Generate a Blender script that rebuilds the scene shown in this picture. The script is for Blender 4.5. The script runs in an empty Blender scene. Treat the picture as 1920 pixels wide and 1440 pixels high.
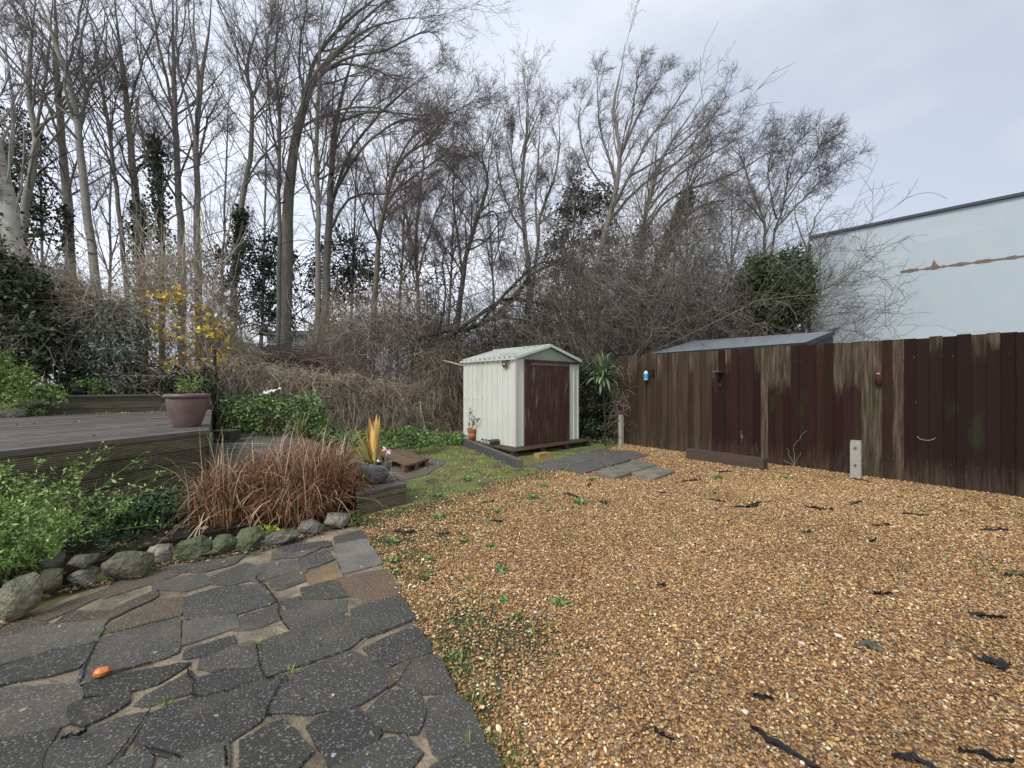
import bpy, bmesh, math, random
import numpy as np
from mathutils import Vector, noise as mnoise
rng = np.random.default_rng(7); random.seed(7)
SC = bpy.context.scene
COL = SC.collection
EYE, F = 1.30, 790.0            # eye height (m), focal length in pixels of the 1920 px wide photo

# ------------------------------------------------------------------ camera, sky, sun, exposure
cam = bpy.data.objects.new('camera', bpy.data.cameras.new('camera')); COL.objects.link(cam)
cam.data.sensor_width = 36.0; cam.data.lens = 36.0 * F / 1920.0
cam.location = (0, 0, EYE); cam.rotation_euler = (math.radians(90), 0, 0)
cam.data.clip_start = 0.05; cam.data.clip_end = 2000
SC.camera = cam
SUN_EL, SUN_AZ = math.radians(48), math.radians(215)   # azimuth from +Y clockwise: behind and left of the camera
sun = bpy.data.objects.new('sun', bpy.data.lights.new('sun', 'SUN')); COL.objects.link(sun)
sun.data.energy = 2.1; sun.data.angle = math.radians(22); sun.data.color = (1.0, 0.965, 0.92)
sd = Vector((math.sin(SUN_AZ)*math.cos(SUN_EL), math.cos(SUN_AZ)*math.cos(SUN_EL), math.sin(SUN_EL)))
sun.rotation_euler = sd.to_track_quat('Z', 'Y').to_euler()
W = bpy.data.worlds.new('World'); SC.world = W; W.use_nodes = True
wn, wl = W.node_tree.nodes, W.node_tree.links; wn.clear()
def N(nodes, t, **kw):
    n = nodes.new(t)
    for k, v in kw.items(): setattr(n, k, v)
    return n
sky = N(wn, 'ShaderNodeTexSky', sky_type='NISHITA', sun_disc=False)
sky.sun_elevation = SUN_EL; sky.sun_rotation = SUN_AZ; sky.air_density = 1.0; sky.dust_density = 3.0
tc = N(wn, 'ShaderNodeTexCoord')
mp = N(wn, 'ShaderNodeMapping'); mp.inputs['Scale'].default_value = (1.0, 1.0, 2.6)
wl.new(tc.outputs['Generated'], mp.inputs['Vector'])
nz = N(wn, 'ShaderNodeTexNoise'); nz.inputs['Scale'].default_value = 2.2; nz.inputs['Detail'].default_value = 5; nz.inputs['Roughness'].default_value = .5
wl.new(mp.outputs[0], nz.inputs['Vector'])
cr = N(wn, 'ShaderNodeValToRGB')        # layers of cloud, pale to blue grey
cr.color_ramp.elements[0].position = .34; cr.color_ramp.elements[0].color = (5.9, 6.5, 7.7, 1)
cr.color_ramp.elements[1].position = .66; cr.color_ramp.elements[1].color = (8.2, 8.5, 9.2, 1)
wl.new(nz.outputs['Fac'], cr.inputs[0])
sx = N(wn, 'ShaderNodeSeparateXYZ'); wl.new(tc.outputs['Generated'], sx.inputs[0])
mr = N(wn, 'ShaderNodeMapRange'); mr.inputs[1].default_value = -.7; mr.inputs[2].default_value = .8
mr.inputs[3].default_value = 1.16; mr.inputs[4].default_value = .74     # the cloud is thicker to the right
wl.new(sx.outputs[0], mr.inputs[0])
sc_ = N(wn, 'ShaderNodeVectorMath', operation='SCALE'); wl.new(cr.outputs[0], sc_.inputs[0]); wl.new(mr.outputs[0], sc_.inputs[3])
mx = N(wn, 'ShaderNodeMix', data_type='RGBA'); mx.inputs[0].default_value = .88
wl.new(sky.outputs[0], mx.inputs[6]); mz = N(wn, 'ShaderNodeMapRange'); mz.inputs[1].default_value = .05; mz.inputs[2].default_value = .55; mz.inputs[3].default_value = 1.22; mz.inputs[4].default_value = 1.0
wl.new(sx.outputs[2], mz.inputs[0]); sc2 = N(wn, 'ShaderNodeVectorMath', operation='SCALE'); wl.new(sc_.outputs[0], sc2.inputs[0]); wl.new(mz.outputs[0], sc2.inputs[3]); wl.new(sc2.outputs[0], mx.inputs[7])   # brighter cloud low down
bg = N(wn, 'ShaderNodeBackground'); bg.inputs[1].default_value = .132
wo = N(wn, 'ShaderNodeOutputWorld'); wl.new(mx.outputs[2], bg.inputs[0]); wl.new(bg.outputs[0], wo.inputs[0])
SC.view_settings.view_transform = 'Standard'; SC.view_settings.look = 'None'
SC.view_settings.exposure = 0.0; SC.view_settings.gamma = 1.0
SC.cycles.max_bounces = 6; SC.cycles.diffuse_bounces = 3; SC.cycles.glossy_bounces = 2; SC.cycles.transparent_max_bounces = 4

# ------------------------------------------------------------------ helpers: photo pixel -> place
def P(px, py, Y): return np.array([(px-960)/F*Y, Y, EYE-(py-720)/F*Y])
def G(px, py, h=0.0):
    Y = (EYE-h)*F/(py-720); return np.array([(px-960)/F*Y, Y, h])
def nrm(v): return v/np.maximum(np.linalg.norm(v, axis=-1, keepdims=True), 1e-9)
def spline(pts, n):
    p = np.asarray(pts, float)
    if len(p) < 3:
        t = np.linspace(0, 1, n)[:, None]; return p[0]*(1-t)+p[-1]*t
    q = np.vstack([2*p[0]-p[1], p, 2*p[-1]-p[-2]])
    u = np.linspace(0, len(p)-1-1e-6, n); i = u.astype(int); t = (u-i)[:, None]
    a, b, c, d = q[i], q[i+1], q[i+2], q[i+3]
    return .5*((2*b)+(-a+c)*t+(2*a-5*b+4*c-d)*t*t+(-a+3*b-3*c+d)*t**3)
def inpoly(x, y, poly):
    r = np.zeros(np.shape(x), bool); n = len(poly)
    for i in range(n):
        x0, y0 = poly[i][:2]; x1, y1 = poly[(i+1) % n][:2]
        c = ((y0 > y) != (y1 > y)); r ^= c & (x < (x1-x0)*(y-y0)/((y1-y0) if y1 != y0 else 1e-9)+x0)
    return r

# ------------------------------------------------------------------ helpers: meshes
class MB:
    """collects vertices, faces, colours -> one mesh object"""
    def __init__(s): s.v = []; s.q = []; s.t = []; s.ng = []; s.c = []; s.n = 0; s.mi = []
    def add(s, v, quads=None, tris=None, col=(1, 1, 1), ngons=None):
        v = np.asarray(v, float).reshape(-1, 3); s.v.append(v)
        c = np.asarray(col, float)
        if c.ndim == 1: c = np.tile(c, (len(v), 1))
        if c.shape[1] == 3: c = np.hstack([c, np.ones((len(c), 1))])
        s.c.append(c)
        if quads is not None and len(quads): s.q.append(np.asarray(quads, int)+s.n)
        if tris is not None and len(tris): s.t.append(np.asarray(tris, int)+s.n)
        if ngons: s.ng += [[i+s.n for i in f] for f in ngons]
        s.n += len(v); return s
    def box(s, c, sz, ax=None, col=(1, 1, 1), jit=0):
        c = np.asarray(c, float); h = np.asarray(sz, float)/2
        ax = np.eye(3) if ax is None else np.asarray(ax, float)
        k = np.array([[-1,-1,-1],[1,-1,-1],[1,1,-1],[-1,1,-1],[-1,-1,1],[1,-1,1],[1,1,1],[-1,1,1]])*h
        if jit: k = k+rng.normal(0, jit, k.shape)
        return s.add(c+k@ax, [[0,3,2,1],[4,5,6,7],[0,1,5,4],[1,2,6,5],[2,3,7,6],[3,0,4,7]], col=col)
    def prism(s, poly, z0, z1, col=(1, 1, 1)):
        n = len(poly); p = np.asarray([q[:2] for q in poly], float)
        a = sum(p[i][0]*p[(i+1) % n][1]-p[(i+1) % n][0]*p[i][1] for i in range(n))
        if a < 0: p = p[::-1]
        v = np.vstack([np.c_[p, np.full(n, z0)], np.c_[p, np.full(n, z1)]])
        s.add(v, [[i, (i+1) % n, n+(i+1) % n, n+i] for i in range(n)], col=col, ngons=[list(range(n))[::-1], list(range(n, 2*n))])
        return s
    def bar(s, a, b, w, h, up=(0, 0, 1), col=(1, 1, 1)):
        a, b = np.asarray(a, float), np.asarray(b, float); d = b-a; L = np.linalg.norm(d); d = d/L
        x = np.cross(d, up); x = x/np.linalg.norm(x); z = np.cross(x, d)
        return s.box((a+b)/2, (w, L, h), [x, d, z], col)
    def tube(s, Pn, R, sides=4, col=(1, 1, 1), cap=False):
        Pn = np.asarray(Pn, float); R = np.asarray(R, float)
        if Pn.ndim == 2: Pn = Pn[None]; R = R[None]
        n, k, _ = Pn.shape
        T = np.empty_like(Pn); T[:, 1:-1] = Pn[:, 2:]-Pn[:, :-2]; T[:, 0] = Pn[:, 1]-Pn[:, 0]; T[:, -1] = Pn[:, -1]-Pn[:, -2]; T = nrm(T)
        m = nrm(Pn[:, -1]-Pn[:, 0]); ref = np.where(np.abs(m[:, 2:3]) < .8, np.array([[0, 0, 1.]]), np.array([[1., .1, 0]]))
        B = nrm(np.cross(T, ref[:, None, :])); C_ = np.cross(T, B)
        a = np.arange(sides)/sides*2*math.pi
        V = Pn[:, :, None]+R[:, :, None, None]*(B[:, :, None]*np.cos(a)[:, None]+C_[:, :, None]*np.sin(a)[:, None])
        i = np.arange(n)[:, None, None]*k*sides; j = np.arange(k-1)[None, :, None]*sides; l = np.arange(sides)[None, None, :]
        l2 = (l+1) % sides; b0 = i+j
        Q = np.stack([b0+l, b0+l2, b0+sides+l2, b0+sides+l], -1).reshape(-1, 4)
        c = np.asarray(col, float)
        if c.ndim == 2: c = np.repeat(c, k*sides, axis=0)
        ng = None
        if cap: ng = [list(range(sides))[::-1], list(range((k-1)*sides, k*sides))]
        return s.add(V, Q, col=c, ngons=ng)
    def leaf(s, C, size, col, asp=.5, up=0.0, D=None, bend=.0):
        """n diamond shaped leaves with their own random orientation"""
        C = np.asarray(C, float); n = len(C); size = np.broadcast_to(size, n)
        d = nrm(rng.normal(0, 1, (n, 3))+np.array([0, 0, up])) if D is None else nrm(D)
        r = nrm(np.cross(d, rng.normal(0, 1, (n, 3)))); nn = np.cross(d, r)
        L = size[:, None]; a = C; b = C+d*L*.5+r*L*asp*.5+nn*L*bend; e = C+d*L*.5-r*L*asp*.5+nn*L*bend; f = C+d*L
        V = np.stack([a, b, f, e], 1).reshape(-1, 3)
        Q = np.arange(n*4).reshape(n, 4)
        c = np.asarray(col, float)
        if c.ndim == 2: c = np.repeat(c, 4, axis=0)
        return s.add(V, Q, col=c)
    def lathe(s, c, prof, seg=28, col=(1, 1, 1)):
        c = np.asarray(c, float); k = len(prof); a = np.arange(seg)/seg*2*math.pi
        V = np.array([[c[0]+r*math.cos(t), c[1]+r*math.sin(t), c[2]+z] for r, z in prof for t in a])
        Q = [[i*seg+j, i*seg+(j+1) % seg, (i+1)*seg+(j+1) % seg, (i+1)*seg+j] for i in range(k-1) for j in range(seg)]
        return s.add(V, Q, col=col)
    def build(s, name, mat, root=None, base=None, smooth=False):
        me = bpy.data.meshes.new(name)
        V = np.vstack(s.v)
        if root is not None: o0 = np.array(root.get('_o') or root.location); 
        if root is not None: off = np.array(root['_base'])
        elif base is not None: off = np.asarray(base, float)
        else: off = np.array([(V[:, 0].min()+V[:, 0].max())/2, (V[:, 1].min()+V[:, 1].max())/2, V[:, 2].min()])
        q = np.vstack(s.q) if s.q else np.zeros((0, 4), int); t = np.vstack(s.t) if s.t else np.zeros((0, 3), int)
        lens = [4]*len(q)+[3]*len(t)+[len(f) for f in s.ng]
        loops = np.concatenate([q.ravel(), t.ravel(), np.array([i for f in s.ng for i in f], int)]).astype(np.int32)
        starts = np.concatenate([[0], np.cumsum(lens)[:-1]]).astype(np.int32)
        me.vertices.add(len(V)); me.vertices.foreach_set('co', (V-off).astype(np.float32).ravel())
        me.loops.add(len(loops)); me.loops.foreach_set('vertex_index', loops)
        me.polygons.add(len(lens)); me.polygons.foreach_set('loop_start', starts)
        try: me.polygons.foreach_set('loop_total', np.array(lens, np.int32))
        except Exception: pass
        me.update(calc_edges=True)
        ca = me.color_attributes.new('Col', 'FLOAT_COLOR', 'POINT'); ca.data.foreach_set('color', np.vstack(s.c).astype(np.float32).ravel())
        me.polygons.foreach_set('use_smooth', np.full(len(lens), bool(smooth) or mat.name in ('twig', 'bark')))
        me.materials.append(mat)
        o = bpy.data.objects.new(name, me); COL.objects.link(o)
        o['_base'] = [float(x) for x in off]
        if root is not None: o.parent = root; o['_base'] = list(root['_base'])
        else: o.location = off
        return o
def tag(o, label, cat, group=None):
    o['label'] = label; o['category'] = cat
    if group: o['group'] = group
    return o
def thing(name, label, cat, base, group=None):
    o = bpy.data.objects.new(name, None); COL.objects.link(o); o.empty_display_size = .1
    o.location = [float(x) for x in base]; o['_base'] = [float(x) for x in base]
    return tag(o, label, cat, group)
def kind(o, k='structure'): o['kind'] = k; return o

# ------------------------------------------------------------------ helpers: materials
def mat(name, base=(.5, .5, .5), rough=.8, attr=False, nscale=0, namt=0, col2=None, bump=0, bscale=30, stretch=None, spec=.3, metal=0, detail=6, hue=None):
    """procedural material: attribute or fixed colour, mixed with col2 by a noise, with bump"""
    m = bpy.data.materials.new(name); m.use_nodes = True; n, l = m.node_tree.nodes, m.node_tree.links
    b = n['Principled BSDF']; b.inputs['Roughness'].default_value = rough; b.inputs['Specular IOR Level'].default_value = spec; b.inputs['Metallic'].default_value = metal
    tcn = N(n, 'ShaderNodeTexCoord'); src = tcn.outputs['Object']
    if stretch:
        mpn = N(n, 'ShaderNodeMapping'); mpn.inputs['Scale'].default_value = stretch; l.new(src, mpn.inputs[0]); src = mpn.outputs[0]
    if attr:
        a = N(n, 'ShaderNodeAttribute', attribute_name='Col'); c = a.outputs['Color']
    else:
        a = N(n, 'ShaderNodeRGB'); a.outputs[0].default_value = (*base, 1); c = a.outputs[0]
    if namt:
        t = N(n, 'ShaderNodeTexNoise'); t.inputs['Scale'].default_value = nscale; t.inputs['Detail'].default_value = detail; t.inputs['Roughness'].default_value = .62; l.new(src, t.inputs['Vector'])
        r = N(n, 'ShaderNodeMapRange'); r.inputs[1].default_value = .38; r.inputs[2].default_value = .66; r.inputs[3].default_value = 0; r.inputs[4].default_value = namt; l.new(t.outputs['Fac'], r.inputs[0])
        x = N(n, 'ShaderNodeMix', data_type='RGBA'); l.new(r.outputs[0], x.inputs[0]); l.new(c, x.inputs[6])
        if col2 is not None: x.inputs[7].default_value = (*col2, 1)
        else:
            x.inputs[7].default_value = (.02, .02, .015, 1)
        c = x.outputs[2]
    l.new(c, b.inputs['Base Color'])
    if bump:
        t2 = N(n, 'ShaderNodeTexNoise'); t2.inputs['Scale'].default_value = bscale; t2.inputs['Detail'].default_value = 5; l.new(src, t2.inputs['Vector'])
        bp = N(n, 'ShaderNodeBump'); bp.inputs['Strength'].default_value = bump; bp.inputs['Distance'].default_value = .02; l.new(t2.outputs['Fac'], bp.inputs['Height']); l.new(bp.outputs[0], b.inputs['Normal'])
    m['c'] = 1
    return m
def hooks(m): return m.node_tree.nodes, m.node_tree.links, m.node_tree.nodes['Principled BSDF']
def overlay(m, col, scale, lo, hi, stretch=None, amt=1.0, voronoi=False, coord='Object', rough=None):
    """another layer of stains/specks over whatever feeds the base colour"""
    n, l, b = hooks(m); prev = b.inputs['Base Color'].links[0].from_socket
    tcn = N(n, 'ShaderNodeTexCoord'); src = tcn.outputs[coord]
    if stretch:
        mpn = N(n, 'ShaderNodeMapping'); mpn.inputs['Scale'].default_value = stretch; l.new(src, mpn.inputs[0]); src = mpn.outputs[0]
    if voronoi: t = N(n, 'ShaderNodeTexVoronoi'); o = t.outputs['Distance']
    else: t = N(n, 'ShaderNodeTexNoise'); t.inputs['Detail'].default_value = 6; t.inputs['Roughness'].default_value = .6; o = t.outputs['Fac']
    t.inputs['Scale'].default_value = scale; l.new(src, t.inputs['Vector'])
    r = N(n, 'ShaderNodeMapRange'); r.inputs[1].default_value = lo; r.inputs[2].default_value = hi; r.inputs[3].default_value = 0; r.inputs[4].default_value = amt; l.new(o, r.inputs[0])
    x = N(n, 'ShaderNodeMix', data_type='RGBA'); l.new(r.outputs[0], x.inputs[0]); l.new(prev, x.inputs[6]); x.inputs[7].default_value = (*col, 1)
    l.new(x.outputs[2], b.inputs['Base Color']); return m
def ztop(m, col, z0, z1, amt=1, scale=6, nz_=.5):
    """moss or dirt on faces that look up (a real deposit)"""
    n, l, b = hooks(m); prev = b.inputs['Base Color'].links[0].from_socket
    g = N(n, 'ShaderNodeNewGeometry'); s = N(n, 'ShaderNodeSeparateXYZ'); l.new(g.outputs['Normal'], s.inputs[0])
    t = N(n, 'ShaderNodeTexNoise'); t.inputs['Scale'].default_value = scale; tcn = N(n, 'ShaderNodeTexCoord'); l.new(tcn.outputs['Object'], t.inputs['Vector'])
    a = N(n, 'ShaderNodeMath', operation='MULTIPLY_ADD'); l.new(t.outputs['Fac'], a.inputs[0]); a.inputs[1].default_value = nz_*2; l.new(s.outputs[2], a.inputs[2])
    r = N(n, 'ShaderNodeMapRange'); r.inputs[1].default_value = z0+nz_; r.inputs[2].default_value = z1+nz_; r.inputs[4].default_value = amt; l.new(a.outputs[0], r.inputs[0])
    x = N(n, 'ShaderNodeMix', data_type='RGBA'); l.new(r.outputs[0], x.inputs[0]); l.new(prev, x.inputs[6]); x.inputs[7].default_value = (*col, 1)
    l.new(x.outputs[2], b.inputs['Base Color']); return m

M = {}
M['bark'] = mat('bark', attr=True, nscale=5, namt=.55, col2=(.06, .055, .045), bump=.6, bscale=14, stretch=(3, 3, .7), rough=.9)
M['birch'] = overlay(mat('pale_bark', attr=True, nscale=3, namt=.5, col2=(.16, .14, .11), bump=.5, bscale=10, rough=.85), (.06, .05, .04), 2.6, .60, .68, stretch=(1.2, 1.2, 3.5))
M['twig'] = mat('twig', attr=True, rough=.85)
M['leaf'] = mat('leaf', attr=True, rough=.55, spec=.35)
M['dryleaf'] = mat('dry_leaf', attr=True, rough=.8)
M['rock'] = ztop(overlay(mat('rock', attr=True, nscale=9, namt=.8, col2=(.06, .06, .042), bump=1.0, bscale=24), (.42, .39, .31), 11, .55, .70, amt=.6), (.06, .08, .028), .55, 1.1, amt=.6)
M['slab'] = mat('patio_stone', attr=True, nscale=4, namt=.5, col2=(.055, .052, .046), bump=.5, bscale=120, rough=.72, spec=.3)
overlay(M['slab'], (.34, .335, .32), 95, .56, .64, amt=.6); overlay(M['slab'], (.17, .14, .10), 3.0, .52, .72, amt=.55); overlay(M['slab'], (.45, .46, .42), 22, .715, .73, amt=.8); overlay(M['slab'], (.5, .5, .44), 5.5, .075, .05, voronoi=True, amt=.55)
M['mortar'] = mat('mortar', (.31, .25, .175), nscale=5, namt=.8, col2=(.07, .062, .050), bump=.9, bscale=60, rough=.8)
overlay(M['mortar'], (.44, .36, .23), 6.5, .55, .64, amt=.6); overlay(M['mortar'], (.13, .105, .08), 2.2, .50, .64, amt=.6); overlay(M['mortar'], (.36, .31, .23), 120, .60, .68, amt=.6); overlay(M['mortar'], (.07, .085, .03), 7, .56, .66, amt=.6)
M['rock'].node_tree.nodes['Bump'].inputs['Distance'].default_value = .05
M['soil'] = mat('soil', (.038, .028, .018), nscale=8, namt=.8, col2=(.018, .014, .010), bump=1.0, bscale=40, rough=.95)

# ------------------------------------------------------------------ the ground
m = mat('ground', (.13, .12, .065), nscale=2.6, namt=.85, col2=(.18, .25, .05), bump=.9, bscale=45, rough=.95)
overlay(m, (.24, .19, .12), 60, .56, .68, amt=.7); overlay(m, (.055, .042, .028), 3.4, .52, .64, amt=.7); overlay(m, (.17, .20, .04), 2.1, .60, .70, amt=.6)
mb = MB(); mb.add([[-900, -40, 0], [900, -40, 0], [900, 900, 0], [-900, 900, 0]], [[0, 1, 2, 3]])
kind(mb.build('ground', m, base=(0, 0, 0)))

FA, FB = np.array([2.30, 9.10]), np.array([5.77, 4.75]); FU = (FB-FA)/np.linalg.norm(FB-FA); FN = np.array([-FU[1], FU[0]])
if FN[1] < 0: FN = -FN
def R1(x, y, h=.03): return G(x/3, 960+y/3, h)
def R2(x, y, h=.03): return G(500+x/3, 960+y/3, h)
pedge = [R2(*p) for p in [(530, 60), (560, 150), (652, 300), (752, 468), (832, 602), (932, 790), (1057, 1000), (1212, 1275), (1305, 1440)]]
pedge.append(np.array([.42, .55, .03])); pedge.append(np.array([.75, -.3, .03]))
gpoly = [p[:2]+np.array([-.02, 0]) for p in pedge[::-1]]+[G(*p)[:2] for p in [(690, 972), (742, 955), (800, 946), (900, 918), (1010, 884), (1110, 852), (1168, 836)]]
gpoly += [FA+FN*.02, FA+FU*8.5+FN*.02, np.array([4.0, -.6])]
# the gravel bed: a sheet under the loose stones
m = bpy.data.materials.new('gravel_bed'); m.use_nodes = True; n, l, b = hooks(m); b.inputs['Roughness'].default_value = .8
t = N(n, 'ShaderNodeTexVoronoi'); t.inputs['Scale'].default_value = 75; tcn = N(n, 'ShaderNodeTexCoord'); l.new(tcn.outputs['Object'], t.inputs['Vector'])
sp = N(n, 'ShaderNodeSeparateColor'); l.new(t.outputs['Color'], sp.inputs[0]); r = N(n, 'ShaderNodeValToRGB'); r.color_ramp.interpolation = 'CONSTANT'
while len(r.color_ramp.elements) < 6: r.color_ramp.elements.new(.5)
for e, p_, c_ in zip(r.color_ramp.elements, (0, .22, .45, .65, .82, .94), ((.19, .10, .045), (.33, .19, .085), (.24, .145, .075), (.42, .27, .14), (.12, .08, .055), (.50, .42, .31))): e.position = p_; e.color = (*c_, 1)
l.new(sp.outputs[0], r.inputs[0]); l.new(r.outputs[0], b.inputs['Base Color'])
bp = N(n, 'ShaderNodeBump'); bp.inputs['Strength'].default_value = .9; bp.inputs['Distance'].default_value = .01; bp.invert = True; l.new(t.outputs['Distance'], bp.inputs['Height']); l.new(bp.outputs[0], b.inputs['Normal'])
overlay(m, (.03, .024, .016), 1.6, .56, .72, amt=.55)
BEDMAT = m
# green patches on the gravel, where fewer stones lie
def px(xy): return 960+F*xy[:, 0]/xy[:, 1], 720+F*EYE/xy[:, 1]
patches = [(G(925, 1205), .27, .62), (G(880, 1170), .22, .7), (G(985, 1190), .2, .6), (G(860, 1250), .16, .6), (G(760, 1010), .35, .6), (G(820, 975), .4, .5), (G(1340, 935), .35, .3), (G(720, 1020), .18, .8), (G(790, 1080), .16, .5), (G(1060, 1020), .25, .25), (G(1500, 985), .4, .25), (G(1890, 960), .5, .45), (G(1910, 1080), .35, .4), (G(700, 985), .2, .9), (G(980, 905), .4, .5), (G(735, 968), .3, .9), (G(780, 955), .3, .8), (G(830, 943), .3, .8), (G(880, 926), .35, .8), (G(930, 908), .35, .8), (G(985, 892), .4, .8), (G(1040, 875), .4, .5), (G(735, 1080), .12, .7), (G(830, 1210), .12, .7), (G(900, 1330), .08, .7), (G(1000, 1210), .25, .4), (G(1120, 940), .4, .35), (G(760, 1045), .22, .6), (G(830, 1010), .3, .5), (G(900, 960), .4, .5), (G(980, 935), .4, .45), (G(870, 1130), .2, .45), (G(960, 1010), .25, .3), (G(1040, 960), .3, .35), (G(950, 1260), .15, .4), (G(1750, 960), .5, .3), (G(1200, 990), .5, .15), (G(860, 1100), .2, .3)]
def green(xy):
    g = np.zeros(len(xy))
    for c, r_, a in patches: g = np.maximum(g, a*np.exp(-((xy[:, 0]-c[0])**2+(xy[:, 1]-c[1])**2)/(r_*r_)))
    return g
def cells(n_, x0, x1, y0, y1): return np.c_[rng.uniform(x0, x1, n_), rng.uniform(y0, y1, n_)]
def lownoise(xy, s, seed=0):
    q = np.zeros(len(xy)); rr = np.random.default_rng(seed)
    for k in range(6):
        a = rr.uniform(0, 6.28); f_ = s*(1+.5*k); q += np.sin(f_*(xy[:, 0]*math.cos(a)+xy[:, 1]*math.sin(a))+rr.uniform(0, 6.28))/(1+.4*k)
    return q/3
gp = np.array([p[:2] for p in gpoly])
def relief(xy): return np.clip(.009+.011*lownoise(xy, 1.7, 31)+.006*lownoise(xy, 6.5, 32), 0, .032)*np.clip((xy[:, 1]-.3)/2.0, .3, 1)*np.clip((np.hypot(xy[:, 0]-1.45, xy[:, 1]-6.9)-1.1)/.5, 0, 1)
def rz(c): return float(relief(np.array([[c[0], c[1]]]))[0])
g_ = .05; gx, gy = np.meshgrid(np.arange(-2.4, 8.2, g_), np.arange(-.6, 9.4, g_)); fx, fy = gx.ravel(), gy.ravel(); W_ = gx.shape[1]
ins = inpoly(fx+g_/2, fy+g_/2, gp).reshape(gx.shape)[:-1, :-1]; ii = np.arange(gx.size).reshape(gx.shape)
Q = np.stack([ii[:-1, :-1], ii[:-1, 1:], ii[1:, 1:], ii[1:, :-1]], -1)[ins]
gr_ = np.clip(green(np.c_[fx, fy])*1.1+.12*lownoise(np.c_[fx, fy], 5, 8), 0, 1)
mb = MB(); mb.add(np.c_[fx, fy, .005+relief(np.c_[fx, fy])], Q, col=np.c_[gr_, gr_, gr_]); m = BEDMAT; n, l, b = hooks(m); prev = b.inputs['Base Color'].links[0].from_socket
a_ = N(n, 'ShaderNodeAttribute', attribute_name='Col'); t = N(n, 'ShaderNodeTexNoise'); t.inputs['Scale'].default_value = 26; t.inputs['Detail'].default_value = 5; tcn = N(n, 'ShaderNodeTexCoord'); l.new(tcn.outputs['Object'], t.inputs['Vector'])
ad = N(n, 'ShaderNodeMath', operation='ADD'); l.new(a_.outputs['Fac'], ad.inputs[0]); l.new(t.outputs['Fac'], ad.inputs[1]); r = N(n, 'ShaderNodeMapRange'); r.inputs[1].default_value = .72; r.inputs[2].default_value = .92; l.new(ad.outputs[0], r.inputs[0])
x = N(n, 'ShaderNodeMix', data_type='RGBA'); l.new(r.outputs[0], x.inputs[0]); l.new(prev, x.inputs[6]); x.inputs[7].default_value = (.055, .058, .024, 1); l.new(x.outputs[2], b.inputs['Base Color'])
kind(mb.build('gravel_bed', m, base=(0, 0, 0)))
pts = []
for (n_, x0, x1, y0, y1) in ((150000, -1.5, 4.2, .75, 3.0), (200000, -2.2, 7.2, 3.0, 5.6), (90000, -1.6, 5.5, 5.6, 9.0)):
    a = cells(n_, x0, x1, y0, y1); k = inpoly(a[:, 0], a[:, 1], gp)
    jit = rng.normal(0, .12, (n_, 2)); k &= inpoly(a[:, 0]+jit[:, 0]*(a[:, 1] > 4), a[:, 1]+jit[:, 1]*(a[:, 1] > 4), gp)
    k &= np.abs(a[:, 0]) < 1.35*a[:, 1]+.6
    k &= rng.uniform(0, 1, n_) > green(a)*.95; pts.append(a[k])
a = cells(9000, -2.0, 2.2, 4.0, 7.6); k = ~inpoly(a[:, 0], a[:, 1], gp) & (rng.uniform(0, 1, 9000) < .25) & (a[:, 0] > -1.3+.1*a[:, 1]-.3); pts.append(a[k])
pts = np.vstack(pts); n_ = len(pts); yy = pts[:, 1]
s0 = rng.lognormal(0, .28, n_)*np.interp(yy, [1, 3, 6, 9], [.0042, .0051, .0065, .0085])
me = bpy.data.meshes.new('gravel'); me.vertices.add(n_)
dip = lownoise(pts, 2.2, 3)*.006
z = .006+s0*.35+np.abs(rng.normal(0, .004, n_))+relief(pts)*inpoly(pts[:, 0], pts[:, 1], gp)
me.vertices.foreach_set('co', np.c_[pts, z].astype(np.float32).ravel())
def attr(me, nm, typ, arr, key='vector'): a_ = me.attributes.new(nm, typ, 'POINT'); a_.data.foreach_set(key, np.asarray(arr, np.float32).ravel())
attr(me, 'rot', 'FLOAT_VECTOR', np.c_[rng.normal(0, .35, (n_, 2)), rng.uniform(0, 6.28, n_)])
attr(me, 'scl', 'FLOAT_VECTOR', np.c_[s0*rng.uniform(.9, 1.5, n_), s0*rng.uniform(.65, 1.0, n_), s0*rng.uniform(.4, .75, n_)])
pal = np.array([[.33, .19, .085], [.46, .31, .15], [.22, .125, .06], [.60, .46, .27], [.72, .63, .47], [.11, .065, .04], [.30, .24, .18], [.40, .22, .10], [.07, .055, .045], [.80, .75, .66]])
ci = rng.choice(len(pal), n_, p=[.22, .21, .16, .11, .03, .07, .08, .09, .02, .01])
tone = (1+.14*np.clip(lownoise(pts, 1.1, 5), -1, 1)+.12*np.clip(lownoise(pts, 7, 15), -1, 1))[:, None]
pal = pal*np.array([1.08, 1.02, .88]); gcol = np.clip(pal[ci]*rng.uniform(.65, 1.25, (n_, 1))*tone, 0, .85)
ca = me.color_attributes.new('Col', 'FLOAT_COLOR', 'POINT'); ca.data.foreach_set('color', np.c_[gcol, np.ones(n_)].astype(np.float32).ravel())
m = bpy.data.materials.new('pebble'); m.use_nodes = True; n, l, b = hooks(m); b.inputs['Roughness'].default_value = .55; b.inputs['Specular IOR Level'].default_value = .35
a_ = N(n, 'ShaderNodeAttribute', attribute_type='INSTANCER', attribute_name='Col'); l.new(a_.outputs['Color'], b.inputs['Base Color'])
me.materials.append(m)
gv = kind(bpy.data.objects.new('gravel', me), 'stuff'); COL.objects.link(gv); gv['label'] = 'loose golden brown pea gravel spread over the yard'
gt = bpy.data.node_groups.new('scatter_gravel', 'GeometryNodeTree'); gt.interface.new_socket('Geometry', in_out='INPUT', socket_type='NodeSocketGeometry'); gt.interface.new_socket('Geometry', in_out='OUTPUT', socket_type='NodeSocketGeometry')
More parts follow.
